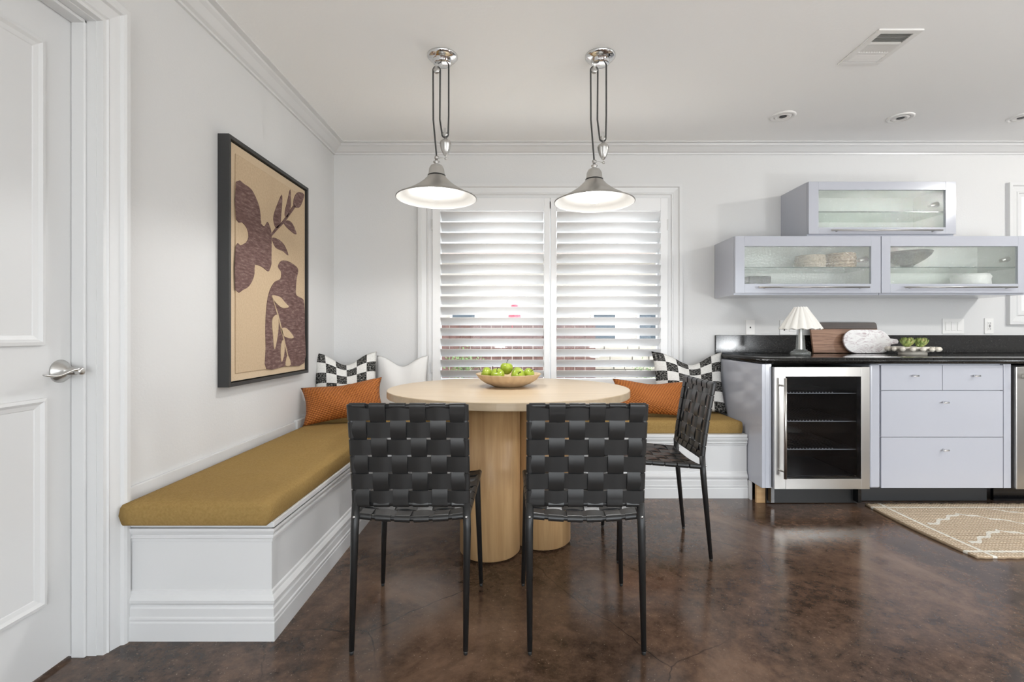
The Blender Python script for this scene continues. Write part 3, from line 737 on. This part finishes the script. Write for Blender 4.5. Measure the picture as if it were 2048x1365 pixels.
def make_chair():
    t = thing('woven_chair', (0, 0, 0))
    t_ = t
    # mapping of back panel; n positive = to the rear (-y)
    U, V = .394, .355
    ym = lambda v_: .040-.055*(max(0, v_)/V)**1.25
    def PB(u, v_, n_):
        return Vector((u*(1-.0*v_), ym(v_)-n_, .475+v_))
    weave(t, PB, U, V, 6, 6, .0530, .052, .0090, .0045)
    US, VS = .392, .405
    def PS(u, v_, n_):
        sag = .014*(1-(2*u/US)**2)
        wd = 1+.05*(v_/VS)
        return Vector((u*wd, .045+v_, .440+.034*(v_/VS)-sag*(1-.2*math.sin(PI*v_/VS))+n_))
    weave(t, PS, US, VS, 6, 7, .052, .052, .0090, .0035)
    for s_ in (-1, 1):
        MB().tube([(s_*.188, 0, .012), (s_*.1895, .036, .40), (s_*.1865, .040, .49)], [.0085, .0135, .0135], 14).build('leg', m_black, t, local=True)
        MB().tube([(s_*.188, .040, .470)]+[(s_*.188, ym(v_), .475+v_) for v_ in (.05, .12, .19, .26, .346)], .0085, 12).build('back_post', m_black, t, local=True)
        MB().tube([(s_*.206, .435, .012), (s_*.192, .420, .42), (s_*.1905, .420, .47)], [.0085, .0130, .0130], 14).build('leg', m_black, t, local=True)
        MB().lathe((s_*.188, 0, 0), [(0, 0), (.0065, 0), (.0075, .014), (0, .014)], 10).build('foot_cap', m_dark, t, local=True)
        MB().lathe((s_*.206, .435, 0), [(0, 0), (.0065, 0), (.0075, .014), (0, .014)], 10).build('foot_cap', m_dark, t, local=True)
        MB().tube([(s_*.182, .042, .441), (s_*.192, .25, .458), (s_*.200, .43, .474)], .0083, 10).build('seat_rail', m_black, t, local=True)
        MB().lathe((s_*.188, .020, .444), [(0, 0), (.004, .001), (.0045, .004), (.0045, .008)], 12, 'y').build('bolt', m_chrome, t, local=True)
    c = [PS(-US/2*.95+US*.95*k/12, .009, 0) for k in range(13)]; MB().tube(c, .0083, 10).build('seat_rail', m_black, t, local=True)
    c = [PS(-US/2+US*k/12, VS-.009, 0) for k in range(13)]; MB().tube(c, .0083, 10).build('seat_rail', m_black, t, local=True)
    MB().tube([(-.188, ym(V-.009), .475+V-.009), (.188, ym(V-.009), .475+V-.009)], .0085, 12).build('back_rail', m_black, t, local=True)
    MB().tube([(-.188, ym(.009), .484), (.188, ym(.009), .484)], .0085, 12).build('back_rail', m_black, t, local=True)
    return t
ch = make_chair()
def place(o, x, y, rz, label):
    o.location = (x, y, 0); o.rotation_euler = (0, 0, rz); tag(o, label, 'chair', 'woven dining chairs')
c2 = copy_tree(ch); c3 = copy_tree(ch)
place(ch, -.361, 1.600, 0, 'black woven leather dining chair seen from behind, nearest the long bench')
place(c2, .227, 1.600, 0, 'black woven leather dining chair seen from behind, in the middle of the picture')
place(c3, .897, 2.443, RD(90), 'black woven leather dining chair seen side on, right of the table')

# ------------------------------------------------------------------ base cabinets, fridge, worktop
YF = 2.944; ZK = .119; ZU = .872
X = lambda p, Y=YF: (p-CX)*Y/F
Zp = lambda p, Y=YF: H-(p-CY)*Y/F
e = thing('cabinet_end_panel', (1.51, 3.3, 0), 'tall lavender grey cabinet end panel beside the bench', 'cabinet panel')
B(1.481, 1.500, YF, YW-.002, ZK, ZU).build('side_panel', m_cab, e, bevel=.001)
B(1.501, X(1543), YF+.001, YF+.05, ZK, ZU).build('filler_strip', m_cab, e, bevel=.001)
B(1.4905, 1.545, 3.03, 3.05, 0, ZK-.001).build('raw_wood_block', m_raw, e)
B(1.478, 1.4900, 3.085, 3.115, 0, ZK-.001).build('base_strip', m_trim, e)
f = thing('beverage_fridge', (1.83, 3.25, 0), 'stainless steel beverage fridge with black glass door and wire shelves', 'fridge')
fx0, fx1, fz0, fz1 = X(1544), X(1733), Zp(976), Zp(734)
gx0, gx1, gz0, gz1 = X(1566.5), X(1716), Zp(956), Zp(753)
mb = MB(); t_ = .012
mb.box(fx0+.01, fx0+.03, YF+.03, YW-.06, .02, fz1); mb.box(fx1-.03, fx1-.01, YF+.03, YW-.06, .02, fz1); mb.box(fx0+.03, fx1-.03, YW-.08, YW-.06, .02, fz1)
mb.box(fx0+.03, fx1-.03, YF+.03, YW-.08, fz1-.02, fz1); mb.box(fx0+.03, fx1-.03, YF+.03, YW-.08, fz0+.02, fz0+.05)
mb.build('fridge_body', m_blackgl, f)
B(fx0+.005, fx1-.002, YF+.075, YF+.10, .004, fz0-.004).build('grille', m_black, f)
mb = MB(); y0, y1 = YF-.028, YF+.012
mb.box(fx0, gx0, y0, y1, fz0, fz1); mb.box(gx1, fx1, y0, y1, fz0, fz1); mb.box(gx0, gx1, y0, y1, gz1, fz1); mb.box(gx0, gx1, y0, y1, fz0, gz0)
df = mb.build('door_frame', m_steel, f, bevel=.0015)
B(gx0, gx1, y0+.004, y0+.010, gz0, gz1).build('glass_door', m_smoke, f)
mb = MB().tube([(X(1558), y0-.042, Zp(952)), (X(1558), y0-.042, Zp(755))], .0085, 16)
mb.tube([(X(1553), y0, Zp(770)), (X(1558), y0-.042, Zp(770))], .006, 10); mb.tube([(X(1553), y0, Zp(938)), (X(1558), y0-.042, Zp(938))], .006, 10)
mb.build('door_handle', m_steel, f)
for zz in (787, 843, 899):
    z = Zp(zz, YF+.05)
    mb = MB().tube([(fx0+.031, YF+.06, z), (fx1-.031, YF+.06, z)], .003, 8)
    for k in range(22): x = fx0+.045+k*(fx1-fx0-.09)/21; mb.tube([(x, YF+.052, z+.004), (x, YF+.52, z+.004)], .002, 6)
    ws = mb.build('wire_shelf', m_toe, f)
    mb = B(fx0+.031, fx1-.031, YF+.047, YF+.050, z-.003, z+.002)
    for k in range(17): x = gx0+.012+k*(gx1-gx0)*.70/16; mb.box(x-.002, x+.002, YF+.047, YF+.051, z+.002, z+.008)
    mb.build('shelf_front', m_plate, ws)
B(fx0+.04, fx1-.04, YF+.06, YF+.5, fz0+.051, fz0+.06).build('bottom_tray', m_toe, f)

dr = thing('drawer_cabinet', (2.57, 3.25, 0), 'lavender grey base cabinet with four drawers and chrome knobs', 'cabinet')
B(X(1762), X(2006.5), YF+.02, YW-.002, ZK, ZU).build('carcass', m_cab, dr)
B(X(1740), X(1761), YF, YW-.02, ZK, ZU).build('filler_strip', m_cab, dr, bevel=.012, seg=4)
B(X(2007.5), X(2022), YF, YW-.02, ZK, ZU).build('filler_strip', m_cab, dr, bevel=.001)
B(X(1733.5), X(2010), YF+.115, YF+.135, .003, ZK).build('toe_kick', m_toe, dr)
for (a, b_, c, e_, kx, ky) in ((1762.6, 1884.6, 731, 781, 1826, 752), (1885.6, 2006, 731, 781, 1948, 752), (1762.6, 2006, 782.2, 874.6, 1886, 805), (1762.6, 2006, 875.6, 977, 1886, 900)):
    q = B(X(a), X(b_), YF, YF+.019, Zp(e_), Zp(c)).build('drawer', m_cab, dr, bevel=.0012)
    kc = (X(kx), YF, Zp(ky)); mb = MB().lathe(kc, [(0, 0), (.007, 0), (.006, -.008), (.005, -.020), (.0, -.020)], 14, 'y')
    mb.tube([(X(kx)-.018, YF-.022, Zp(ky)-.001), (X(kx)+.018, YF-.022, Zp(ky)+.001)], [.0045, .0055], 10)
    mb.build('knob', m_chrome, q)
dw = thing('dishwasher', (3.3, 3.25, 0), 'stainless steel dishwasher cut off by the right picture edge', 'dishwasher')
B(X(2026), X(2026)+.6, YF-.02, YF+.02, ZK, .858).build('door_panel', m_steel, dw, bevel=.003)
B(X(2027), X(2026)+.598, YF+.021, YW-.06, ZK-.001, .862).build('dishwasher_body', m_black, dw)
mb = MB().box(X(2034), X(2026)+.56, YF-.062, YF-.042, Zp(757), Zp(748)); mb.box(X(2036), X(2040), YF-.042, YF-.02, Zp(756), Zp(749)); mb.box(X(2026)+.53, X(2026)+.545, YF-.042, YF-.02, Zp(756), Zp(749))
mb.build('bar_handle', m_steel, dw, bevel=.002)
B(X(2024), 4.6, YF+.115, YF+.135, .003, ZK-.002).build('toe_kick', m_blackgl, dw)
# granite
yf = YF-.036; zt0, zt1 = ZU+.003, .913
prof = []
r_ = (zt1-zt0)/2
mb = MB(); vs = []; N = 10
arcp = [(-math.cos(-PI/2+PI*k/N)*r_*.9, (zt0+zt1)/2+r_*math.sin(-PI/2+PI*k/N)) for k in range(N+1)]
xl = 1.474; path = [((xl, YW-.002), (1, 0)), ((xl, yf), (1, 1)), ((4.6, yf), (0, 1))]
for (x, y), (ox, oy) in path:
    for a, z in [(.3, zt0)]+[(.018+a_, z_) for a_, z_ in arcp]+[(.3, zt1)]: vs.append((x+ox*a, y+oy*a, z))
m_ = N+3; fs = [[i*m_+k, i*m_+k+1, (i+1)*m_+k+1, (i+1)*m_+k] for i in range(2) for k in range(m_-1)]
mb.add(vs, fs, True); mb.box(xl+.28, 4.6, yf+.28, YW-.002, zt0, zt1)
tag(mb.build('granite_worktop', m_granite), 'polished black granite worktop with rounded edge', 'worktop')
tag(B(1.479, 4.6, YW-.026, YW-.002, zt1+.0005, 1.046).build('granite_backsplash', m_granite, bevel=.002), 'low black granite upstand along the wall behind the worktop', 'backsplash')

# ------------------------------------------------------------------ wall cabinets
YU = 3.302
def wall_cab(x0, x1, z0, z1, g, hb, zs, label, hinge):
    t = thing('wall_cabinet', ((x0+x1)/2, 3.48, z0), label, 'wall cabinet', 'glass fronted wall cabinets')
    k = .018
    B(x0, x0+k, YU+.02, YW-.001, z0, z1).build('side_panel', m_cab, t); B(x1-k, x1, YU+.02, YW-.001, z0, z1).build('side_panel', m_cab, t)
    B(x0+k, x1-k, YU+.02, YW-.001, z0, z0+k).build('bottom_panel', m_cab, t); B(x0+k, x1-k, YU+.02, YW-.001, z1-k, z1).build('top_panel', m_cab, t)
    mb = B(x0+k, x1-k, YW-.012, YW-.002, z0+k, z1-k); mb.box(x0+k, x0+k+.002, YU+.022, YW-.012, z0+k, z1-k); mb.box(x1-k-.002, x1-k, YU+.022, YW-.012, z0+k, z1-k)
    mb.box(x0+k, x1-k, YU+.022, YW-.012, z0+k, z0+k+.002); mb.box(x0+k, x1-k, YU+.022, YW-.012, z1-k-.002, z1-k)
    mb.build('lining', m_cabin, t)
    g0, g1, h0, h1 = g
    mb = MB(); a, b_ = YU-.002, YU+.018; q0, q1, s0, s1 = x0+.001, x1-.001, z0+.012, z1-.002
    mb.box(q0, g0, a, b_, s0, s1); mb.box(g1, q1, a, b_, s0, s1); mb.box(g0, g1, a, b_, s0, h0); mb.box(g0, g1, a, b_, h1, s1)
    dd = mb.build('door', m_cab, t, bevel=.0012)
    B(g0, g1, YU+.005, YU+.010, h0, h1).build('glass_pane', m_ripple, dd)
    mb = MB().tube([(hb[0], YU-.030, hb[2]), (hb[1], YU-.030, hb[2])], .0055, 12)
    for hx in (hb[0]+.05, hb[1]-.05): mb.tube([(hx, YU-.030, hb[2]), (hx, YU-.002, hb[2]-.004)], .004, 8)
    mb.build('handle', m_nickel, dd)
    s = B(x0+k+.003, x1-k-.003, YU+.03, YW-.015, zs-.003, zs+.003).build('glass_shelf', m_shelfgl, t)
    B(x0+k+.003, x1-k-.003, YU+.0285, YU+.0298, zs-.003, zs+.003).build('shelf_edge', m_shelfedge, s)
    MB().tube([(hinge[0], YU+.06, hinge[1]), (hinge[0]-.07, YU+.035, hinge[1]-.015)], [.02, .012], 8).build('lift_hinge', m_nickel, t)
XU = lambda p: (p-CX)*YU/F; ZUp = lambda p: H-(p-CY)*YU/F
zl0, zl1 = ZUp(590), ZUp(472); zu0, zu1 = zl1+.001, ZUp(363)
wall_cab(XU(1470), XU(1761.5), zl0, zl1, (XU(1489), XU(1742), ZUp(568), ZUp(493)), (XU(1513), XU(1733), ZUp(575.5)), ZUp(534), 'lavender grey wall cabinet with baskets behind rippled glass', (XU(1745), ZUp(516)))
wall_cab(XU(1762.5), XU(2054), zl0, zl1, (XU(1780.5), XU(2035.5), ZUp(568), ZUp(493)), (XU(1803), XU(2026), ZUp(575.5)), ZUp(534), 'lavender grey wall cabinet with dark pedestal bowl behind glass', (XU(2032), ZUp(516)))
wall_cab(XU(1617), XU(1912), zu0, zu1, (XU(1637), XU(1891), ZUp(455), ZUp(380)), (XU(1657), XU(1878), ZUp(462.5)), ZUp(422), 'empty lavender grey wall cabinet stacked on top of the other two', (XU(1888), ZUp(405)))
def basket_mat(c0, c1):
    m = M('basket_fibre', c0, .9); k = NT(m); v_ = k.obj((40, 40, 110))
    n_ = k.n('TexNoise', {'Vector': v_, 'Scale': 1.6, 'Detail': 4}).outputs[0]
    k.color(k.ramp(n_, [(.3, c0), (.7, c1)])); k.bump(n_, 1, .006); return m
m_bk1, m_bk2 = basket_mat((.38, .30, .22), (.70, .60, .48)), basket_mat((.22, .14, .09), (.62, .48, .34))
YI = 3.45; XI = lambda p: (p-CX)*YI/F
zs = ZUp(534)+.0035
def basket(p0, p1, ptop, mat, label, z0=zs):
    cx = (XI(p0)+XI(p1))/2; r = (XI(p1)-XI(p0))/2; hh = ZUp(ptop)-zs
    pr = [(0, 0), (r*.92, 0)]
    K = 5
    for i in range(K):
        for a in (0, .5, 1): pr.append((r*(.95+.05*math.sin(PI*(i+.5)/K))+(.004 if a == .5 else 0), hh*(i+a*.98)/K+.001))
    pr += [(r*.86, hh*.99), (r*.84, .01), (0, .01)]
    t = MB().lathe((cx, YI, z0), pr, 36).build('woven_basket', mat); tag(t, label, 'basket', 'baskets in the wall cabinet')
basket(1593, 1647, 506, m_bk1, 'pale round woven basket on the glass shelf, left of the darker one')
basket(1652, 1707, 502, m_bk2, 'brown round woven basket on the glass shelf, right of the pale one')
zfl = zl0+.0205
mb = B(XI(1491), XI(1535), YI-.05, YI+.06, zfl, zfl+.120); tag(mb.build('storage_box', m_black, bevel=.008), 'small black box in the bottom left of the wall cabinet', 'box')
m_dkbowl = M('charcoal_bowl', (.03, .031, .034), .5)
bx = XI(1822); hb = ZUp(497)-zs
mb = MB().lathe((bx, 3.484, zs), [(0, 0), (.045, 0), (.046, .006), (.034, .022), (.05, .035), (.10, .065), (.135, hb*.8), (.147, hb), (.141, hb), (.12, hb*.75), (.06, .05), (0, .045)], 40)
tag(mb.build('pedestal_bowl', m_dkbowl), 'charcoal pedestal bowl on the shelf of the right wall cabinet', 'bowl')
mb = MB().lathe((XI(1941), YI, zfl), [(0, 0), (.100, 0), (.108, .012), (.104, .036), (.110, .06), (.106, .09), (.110, .115), (.102, .134), (.09, .136), (.09, .06), (0, .055)], 30, flute=lambda a, h: 1+.03*math.cos(12*a+h*90))
tag(mb.build('white_dish', M('white_ceramic', (.85, .85, .85), .4)), 'white textured dish in the bottom of the right wall cabinet', 'dish')

# ------------------------------------------------------------------ outlets and switches
def plate(p0, p1, q0, q1, kind, label, cat):
    Y = YW-.001; xa, xb, za, zb = (p0-CX)*Y/F, (p1-CX)*Y/F, H-(q1-CY)*Y/F, H-(q0-CY)*Y/F
    t = thing('wall_outlet' if cat == 'outlet' else 'light_switch', ((xa+xb)/2, Y, za), label, cat)
    B(xa, xb, Y-.006, Y, za, zb).build('cover_plate', m_plate, t, bevel=.002)
    cx, cz = (xa+xb)/2, (za+zb)/2
    if kind == 'switch3':
        for i in (-1, 0, 1): B(cx+i*.045-.016, cx+i*.045+.016, Y-.010, Y-.0062, cz-.033, cz+.033).build('rocker', m_plate, t, bevel=.002)
    elif kind == 'duo':
        B(cx+.006, cx+.05, Y-.010, Y-.0062, cz-.033, cz+.033).build('rocker', m_plate, t, bevel=.002)
        for dz in (-.018, .018): B(cx-.034, cx-.024, Y-.0072, Y-.0062, cz+dz-.006, cz+dz+.006).build('socket', m_dark, t)
    elif kind == 'jack': B(cx-.005, cx+.005, Y-.0072, Y-.0062, cz-.006, cz+.006).build('jack', m_dark, t)
    else:
        B(cx-.016, cx+.016, Y-.009, Y-.0062, cz-.033, cz+.033).build('face', m_plate, t, bevel=.001)
        for dz in (-.022, .022):
            for dx in (-.006, .006): B(cx+dx-.0015, cx+dx+.0015, Y-.0098, Y-.0091, cz+dz-.005, cz+dz+.005).build('slot', m_dark, t)
        for dz in (-.006, .006): B(cx-.007, cx+.007, Y-.0105, Y-.0091, cz+dz-.003, cz+dz+.003).build('button', m_dark, t)
plate(1491, 1509, 641, 670, 'jack', 'white wall jack plate left of the table lamp', 'outlet')
plate(1559, 1592, 641, 670, 'duo', 'white outlet and switch plate behind the table lamp', 'outlet')
plate(1884, 1927, 638, 668, 'switch3', 'white triple rocker switch above the worktop', 'switch')
plate(1968, 1986, 637, 668, 'gfci', 'white outlet with black buttons at the far right', 'outlet')

# ------------------------------------------------------------------ things on the worktop
ZW = zt1
lx, ly = at(1601, 711, 3.2).x, 3.2
lp = thing('table_lamp', (lx, ly, ZW), 'small table lamp with pleated white shade and clear base', 'table lamp')
mb = MB().lathe((lx, ly, ZW), [(0, 0), (.060, 0), (.060, .024), (.052, .028), (.040, .032), (.040, .040), (0, .040)], 40); mb.build('base', m_clear, lp)
MB().lathe((lx, ly, ZW), [(.030, .040), (.026, .10), (.018, .185), (.018, .20), (0, .2)], 24, flute=lambda a, h: 1+.06*math.cos(6*a)).build('stem', m_clear, lp)
MB().lathe((lx, ly, ZW), [(.016, .041), (.011, .19)], 16).build('stem_core', m_nickel, lp)
ns = 120; vs = []; fs = []
for i in range(ns):
    a = 2*PI*i/ns; q = abs(((i*14/ns) % 1)-.5)*2; sc_ = math.sin(PI*(((i*14/ns) % 1)))
    for kx, (r, h) in enumerate(((.124, .178), (.092, .232), (.058, .285), (.036, .318))):
        rr = r*(1+.10*(sc_-.5)); vs.append((lx+rr*math.cos(a), ly+rr*math.sin(a), ZW+h-(.008*(1-sc_) if kx == 0 else 0)+(.004*sc_ if kx == 3 else 0)))
for i in range(ns):
    j = (i+1) % ns
    for k in range(3): fs.append([i*4+k, j*4+k, j*4+k+1, i*4+k+1])
m_shade = M('pleated_shade', (.86, .84, .79), .8)
o = MB().add(vs, fs, False).build('pleated_shade', m_shade, lp); sm = o.modifiers.new('th', 'SOLIDIFY'); sm.thickness = .002

def leaned(name, outline, thick, yb, lean, mat, label, cat, parent=None):
    """outline in (x, height) leaned back against the upstand"""
    c, s_ = math.cos(lean), math.sin(lean)
    pts = [(x, yb+h_*s_, ZW+.001+h_*c) for x, h_ in outline]
    mb = MB().poly(pts, (0, -thick*c, thick*s_)); o = mb.build(name, mat, parent, bevel=.002)
    if cat: tag(o, label, cat)
    return o
lean = RD(12)
Xb = lambda p, Y=3.53: (p-CX)*Y/F
bd = thing('cutting_board', (2.4, 3.55, ZW), 'rectangular wooden cutting board with dark top band leaning on the wall', 'cutting board')
x0, x1 = Xb(1629), Xb(1764)
leaned('board_body', [(x0, 0), (x1, 0), (x1, .178), (x0, .178)], .018, 3.555, lean, m_board, None, None, bd)
leaned('dark_band', [(x0, .1785), (x1, .1785), (x1, .212), (x1-.004, .222), (x1-.014, .228), (x0+.014, .228), (x0+.004, .222), (x0, .212)], .018, 3.555, lean, m_boarddark, None, None, bd)
cx0, cx1, hr = Xb(1694, 3.47), Xb(1789, 3.47), .0865
out = [(cx0+hr+hr*math.cos(a), hr+hr*math.sin(a)) for a in [PI/2+PI*k/20 for k in range(21)]]+[(cx1-hr+hr*math.cos(a), hr+hr*math.sin(a)) for a in [-PI/2+PI*k/20 for k in range(8)]]
out += [(cx1+.0, hr-.022), (cx1+.05, hr-.016), (cx1+.056, hr), (cx1+.05, hr+.016), (cx1+.0, hr+.022)]+[(cx1-hr+hr*math.cos(a), hr+hr*math.sin(a)) for a in [-PI/2+PI*k/20 for k in range(13, 21)]]
leaned('marble_board', out, .014, 3.50, lean, m_marble, 'white marble serving board with rounded ends in front of the wooden board', 'serving board')
sx, sy = (1825-CX)*3.31/F, 3.31
sb = thing('beaded_dish', (sx, sy, ZW), 'cream footed dish with round beads around its rim', 'dish')
m_cream = M('cream_stone', (.74, .69, .60), .45, bump=(40, .1))
MB().lathe((sx, sy, ZW), [(0, 0), (.078, 0), (.080, .010), (.075, .016), (.100, .028), (.125, .042), (.128, .054), (.120, .056), (.105, .042), (0, .036)], 40).build('dish_body', m_cream, sb)
for k in range(16):
    a = 2*PI*(k+.3)/16
    MB().lathe((sx+.138*math.cos(a), sy+.138*math.sin(a), ZW+.040), [(0, -.016), (.010, -.0135), (.0158, -.005), (.0165, 0), (.0158, .005), (.010, .0135), (0, .016)], 14).build('bead', m_cream, sb)
def mk_suc():
    m = M('succulent', (.25, .33, .08), .5); k = NT(m); n_ = k.n('TexNoise', {'Vector': k.obj(), 'Scale': 40}).outputs[0]
    k.color(k.ramp(n_, [(.35, (.16, .24, .05)), (.55, (.34, .40, .12)), (.75, (.42, .30, .14))])); return m
m_suc = mk_suc()
def succulent(x, y, z, r, label, seed):
    t = thing('artichoke', (x, y, z), label, 'artichoke', 'green artichokes on the beaded dish'); rnd = random.Random(seed)
    for ring_ in range(5):
        nl = 9-ring_; tilt = RD(80-ring_*17)
        for k in range(nl):
            a = 2*PI*k/nl+ring_*.5+rnd.uniform(-.1, .1); L = r*(1.0-.10*ring_); mb = MB(); vs = []; N = 6
            for i in range(N+1):
                q = i/N; wd_ = .36*r*math.sin(PI*min(1, .15+q*.85))**.8*(1-.25*q); bend = tilt*(1-.75*q)
                rr = L*q*math.sin(tilt)*(1-.28*q*q); zz = L*q*math.cos(tilt*.85)+.45*r*q*q*math.sin(tilt)+ring_*.05*r
                for s_, dn in ((-1, .10*r), (0, -.02*r), (1, .10*r)): vs.append((rr-dn*.6, s_*wd_, zz+dn*.5))
            R = Matrix.Rotation(a, 3, 'Z'); vs = [Vector((x, y, z))+R @ Vector(p) for p in vs]
            fs = [[i*3+k_, i*3+k_+1, (i+1)*3+k_+1, (i+1)*3+k_] for i in range(N) for k_ in range(2)]
            o = mb.add(vs, fs, True).build('leaf', m_suc, t); s2_ = o.modifiers.new('th', 'SOLIDIFY'); s2_.thickness = .003
succulent(sx-.045, sy-.01, ZW+.052, .062, 'green artichoke on the dish, nearer the marble board', 1)
succulent(sx+.058, sy, ZW+.052, .060, 'green artichoke on the right side of the dish', 5)
succulent(sx+.005, sy-.055, ZW+.046, .034, 'small green artichoke between the two larger ones', 8)

# ------------------------------------------------------------------ rug
RX0, RX1, RY0, RY1 = 2.155, 4.4, 2.275, 2.985
nx, ny = 110, 44; vs = []; uv = []; fs = []
for s_ in (0, 1):
    for i in range(nx+1):
        for j in range(ny+1):
            u = i/nx; v_ = j/ny
            y = RY0+(RY1-RY0)*v_; edge = -.035*math.sin(PI*v_)*max(0, 1-u*6)*.6-.02*(v_)*(max(0, 1-u*5))
            x = RX0+(RX1-RX0)*u+edge
            yy = y+(.004*math.sin(i*1.9) if j in (0, ny) else 0)
            z = (.011+.004*max(0, 1-u*14)*math.sin(PI*v_)+.0012*math.sin(j*2.6)+.0008*math.sin(i*2.2)) if s_ else .001
            vs.append((x, yy, z)); uv.append((u*(RX1-RX0), v_*(RY1-RY0)))
q = (nx+1)*(ny+1); I = lambda s_, i, j: s_*q+i*(ny+1)+j
for i in range(nx):
    for j in range(ny): fs.append([I(1, i, j), I(1, i+1, j), I(1, i+1, j+1), I(1, i, j+1)]); fs.append([I(0, i, j), I(0, i, j+1), I(0, i+1, j+1), I(0, i+1, j)])
for i in range(nx): fs.append([I(0, i, 0), I(0, i+1, 0), I(1, i+1, 0), I(1, i, 0)]); fs.append([I(0, i, ny), I(1, i, ny), I(1, i+1, ny), I(0, i+1, ny)])
for j in range(ny): fs.append([I(0, 0, j), I(1, 0, j), I(1, 0, j+1), I(0, 0, j+1)]); fs.append([I(0, nx, j), I(0, nx, j+1), I(1, nx, j+1), I(1, nx, j)])
tag(MB().add(vs, fs, True).build('jute_rug', m_rug, uvs=uv), 'beige woven jute rug with white zigzag pattern in front of drawers', 'rug')

# ------------------------------------------------------------------ outside the window
st(tag(B(-25, 25, YW+.2, 40, -.25, -.12).build('ground', m_concrete), 'pale paved yard outside the window', 'ground'))
st(tag(B(-25, 25, -20, YB-.16, -.25, -.12).build('patio', m_concrete), 'pale paved patio behind the room', 'ground'))
fe = thing('garden_fence', (-1.0, 6.6, -.12), 'reddish brown wooden plank fence outside the window', 'fence')
x = -3.2; k = 0
pm = None
while x < .98:
    o = B(x, x+.135, 6.6, 6.62, -.12, 1.20+.012*math.sin(k*2.1)).build('plank', m_fence, fe); x += .142; k += 1
B(-3.2, 1.0, 6.621, 6.66, .3, .38).build('rail', m_fence, fe); B(-3.2, 1.0, 6.621, 6.66, .95, 1.03).build('rail', m_fence, fe)
m_stone = M('pale_limestone', (.36, .335, .29), .85, bump=(18, .6)); m_mortar = M('mortar', (.2, .19, .175), .9)
sw = thing('stone_wall', (2.0, 6.9, -.12), 'low pale flagstone garden wall seen through the right shutter', 'stone wall')
B(1.02, 3.6, 6.93, 7.2, -.12, .88).build('mortar_core', m_mortar, sw)
rr = random.Random(4); z = -.10
while z < .86:
    hh = rr.uniform(.07, .12); x = 1.03+rr.uniform(-.0, .05)
    while x < 3.5:
        ww = rr.uniform(.14, .34); B(x, x+ww-.012, 6.90+rr.uniform(-.015, .01), 6.935, z, z+hh-.012).build('stone', m_stone, sw); x += ww
    z += hh
ho = thing('neighbour_house', (2.0, 13.5, -.12), 'pale neighbouring house with dark windows beyond the fence', 'house')
m_stucco = M('pale_stucco', (.36, .335, .30), .9)
B(-6, 9, 13, 16, -.12, 3.0).build('house_wall', m_stucco, ho)
B(-6.4, 9.4, 12.6, 16.4, 3.0, 3.2).build('roof', M('roof_grey', (.25, .22, .2), .9), ho)
m_hwin = M('house_window', (.03, .045, .06), .15)
for (a, b_) in ((1187, 1230), (1278, 1318), (905, 950)):
    wx0, wx1 = (a-CX)*13/F, (b_-CX)*13/F
    wq = B(wx0, wx1, 12.96, 13.0, .85, 1.62).build('window', m_hwin, ho)
    mb = B(wx0-.06, wx0, 12.95, 13, .8, 1.68); mb.box(wx1, wx1+.06, 12.95, 13, .8, 1.68); mb.box(wx0, wx1, 12.95, 13, 1.62, 1.68); mb.box(wx0, wx1, 12.95, 13, .8, .85)
    mb.build('window_frame', m_trim, wq)
ux, uy = (1029-CX)*9/F, 9.0
um = thing('parasol', (ux, uy, -.12), 'folded red parasol standing beyond the fence', 'parasol')
MB().tube([(ux, uy, -.12), (ux, uy, 1.72)], .02, 10).build('pole', m_trim, um)
MB().lathe((ux, uy, 0), [(.03, 1.66), (.07, 1.5), (.115, 1.3), (.12, 1.1), (.09, .9), (.02, .86)], 24, flute=lambda a, h: 1+.15*math.cos(8*a)).build('canopy', M('red_cloth', (.65, .06, .09), .8), um)
m_leaf = M('garden_leaf', (.06, .12, .025), .6)
def shrub(x, y, z, r, n, label):
    rr = random.Random(int(x*100)); mb = MB()
    for k in range(n):
        p = Vector((rr.gauss(0, .5), rr.gauss(0, .5), rr.gauss(0, .5)))*r; d_ = Vector((rr.uniform(-1, 1), rr.uniform(-1, 1), rr.uniform(-.3, 1))).normalized()*r*.16
        s_ = d_.orthogonal().normalized()*r*.05; c_ = Vector((x, y, z+r))+p
        mb.add([c_, c_+d_*.5+s_, c_+d_, c_+d_*.5-s_], [[0, 1, 2, 3]])
    t = thing('garden_shrub', (x, y, z), label, 'shrub', 'garden shrubs outside')
    mb.build('foliage', m_leaf, t)
    MB().tube([(x, y, -.12), (x+.02, y, z+r)], [.02, .01], 6).build('stem', m_stem, t)
shrub((1290-CX)*6.35/F, 6.35, .30, .18, 500, 'green shrub in front of the stone wall')
shrub((925-CX)*6.1/F, 6.1, .42, .22, 500, 'green shrub in front of the plank fence')
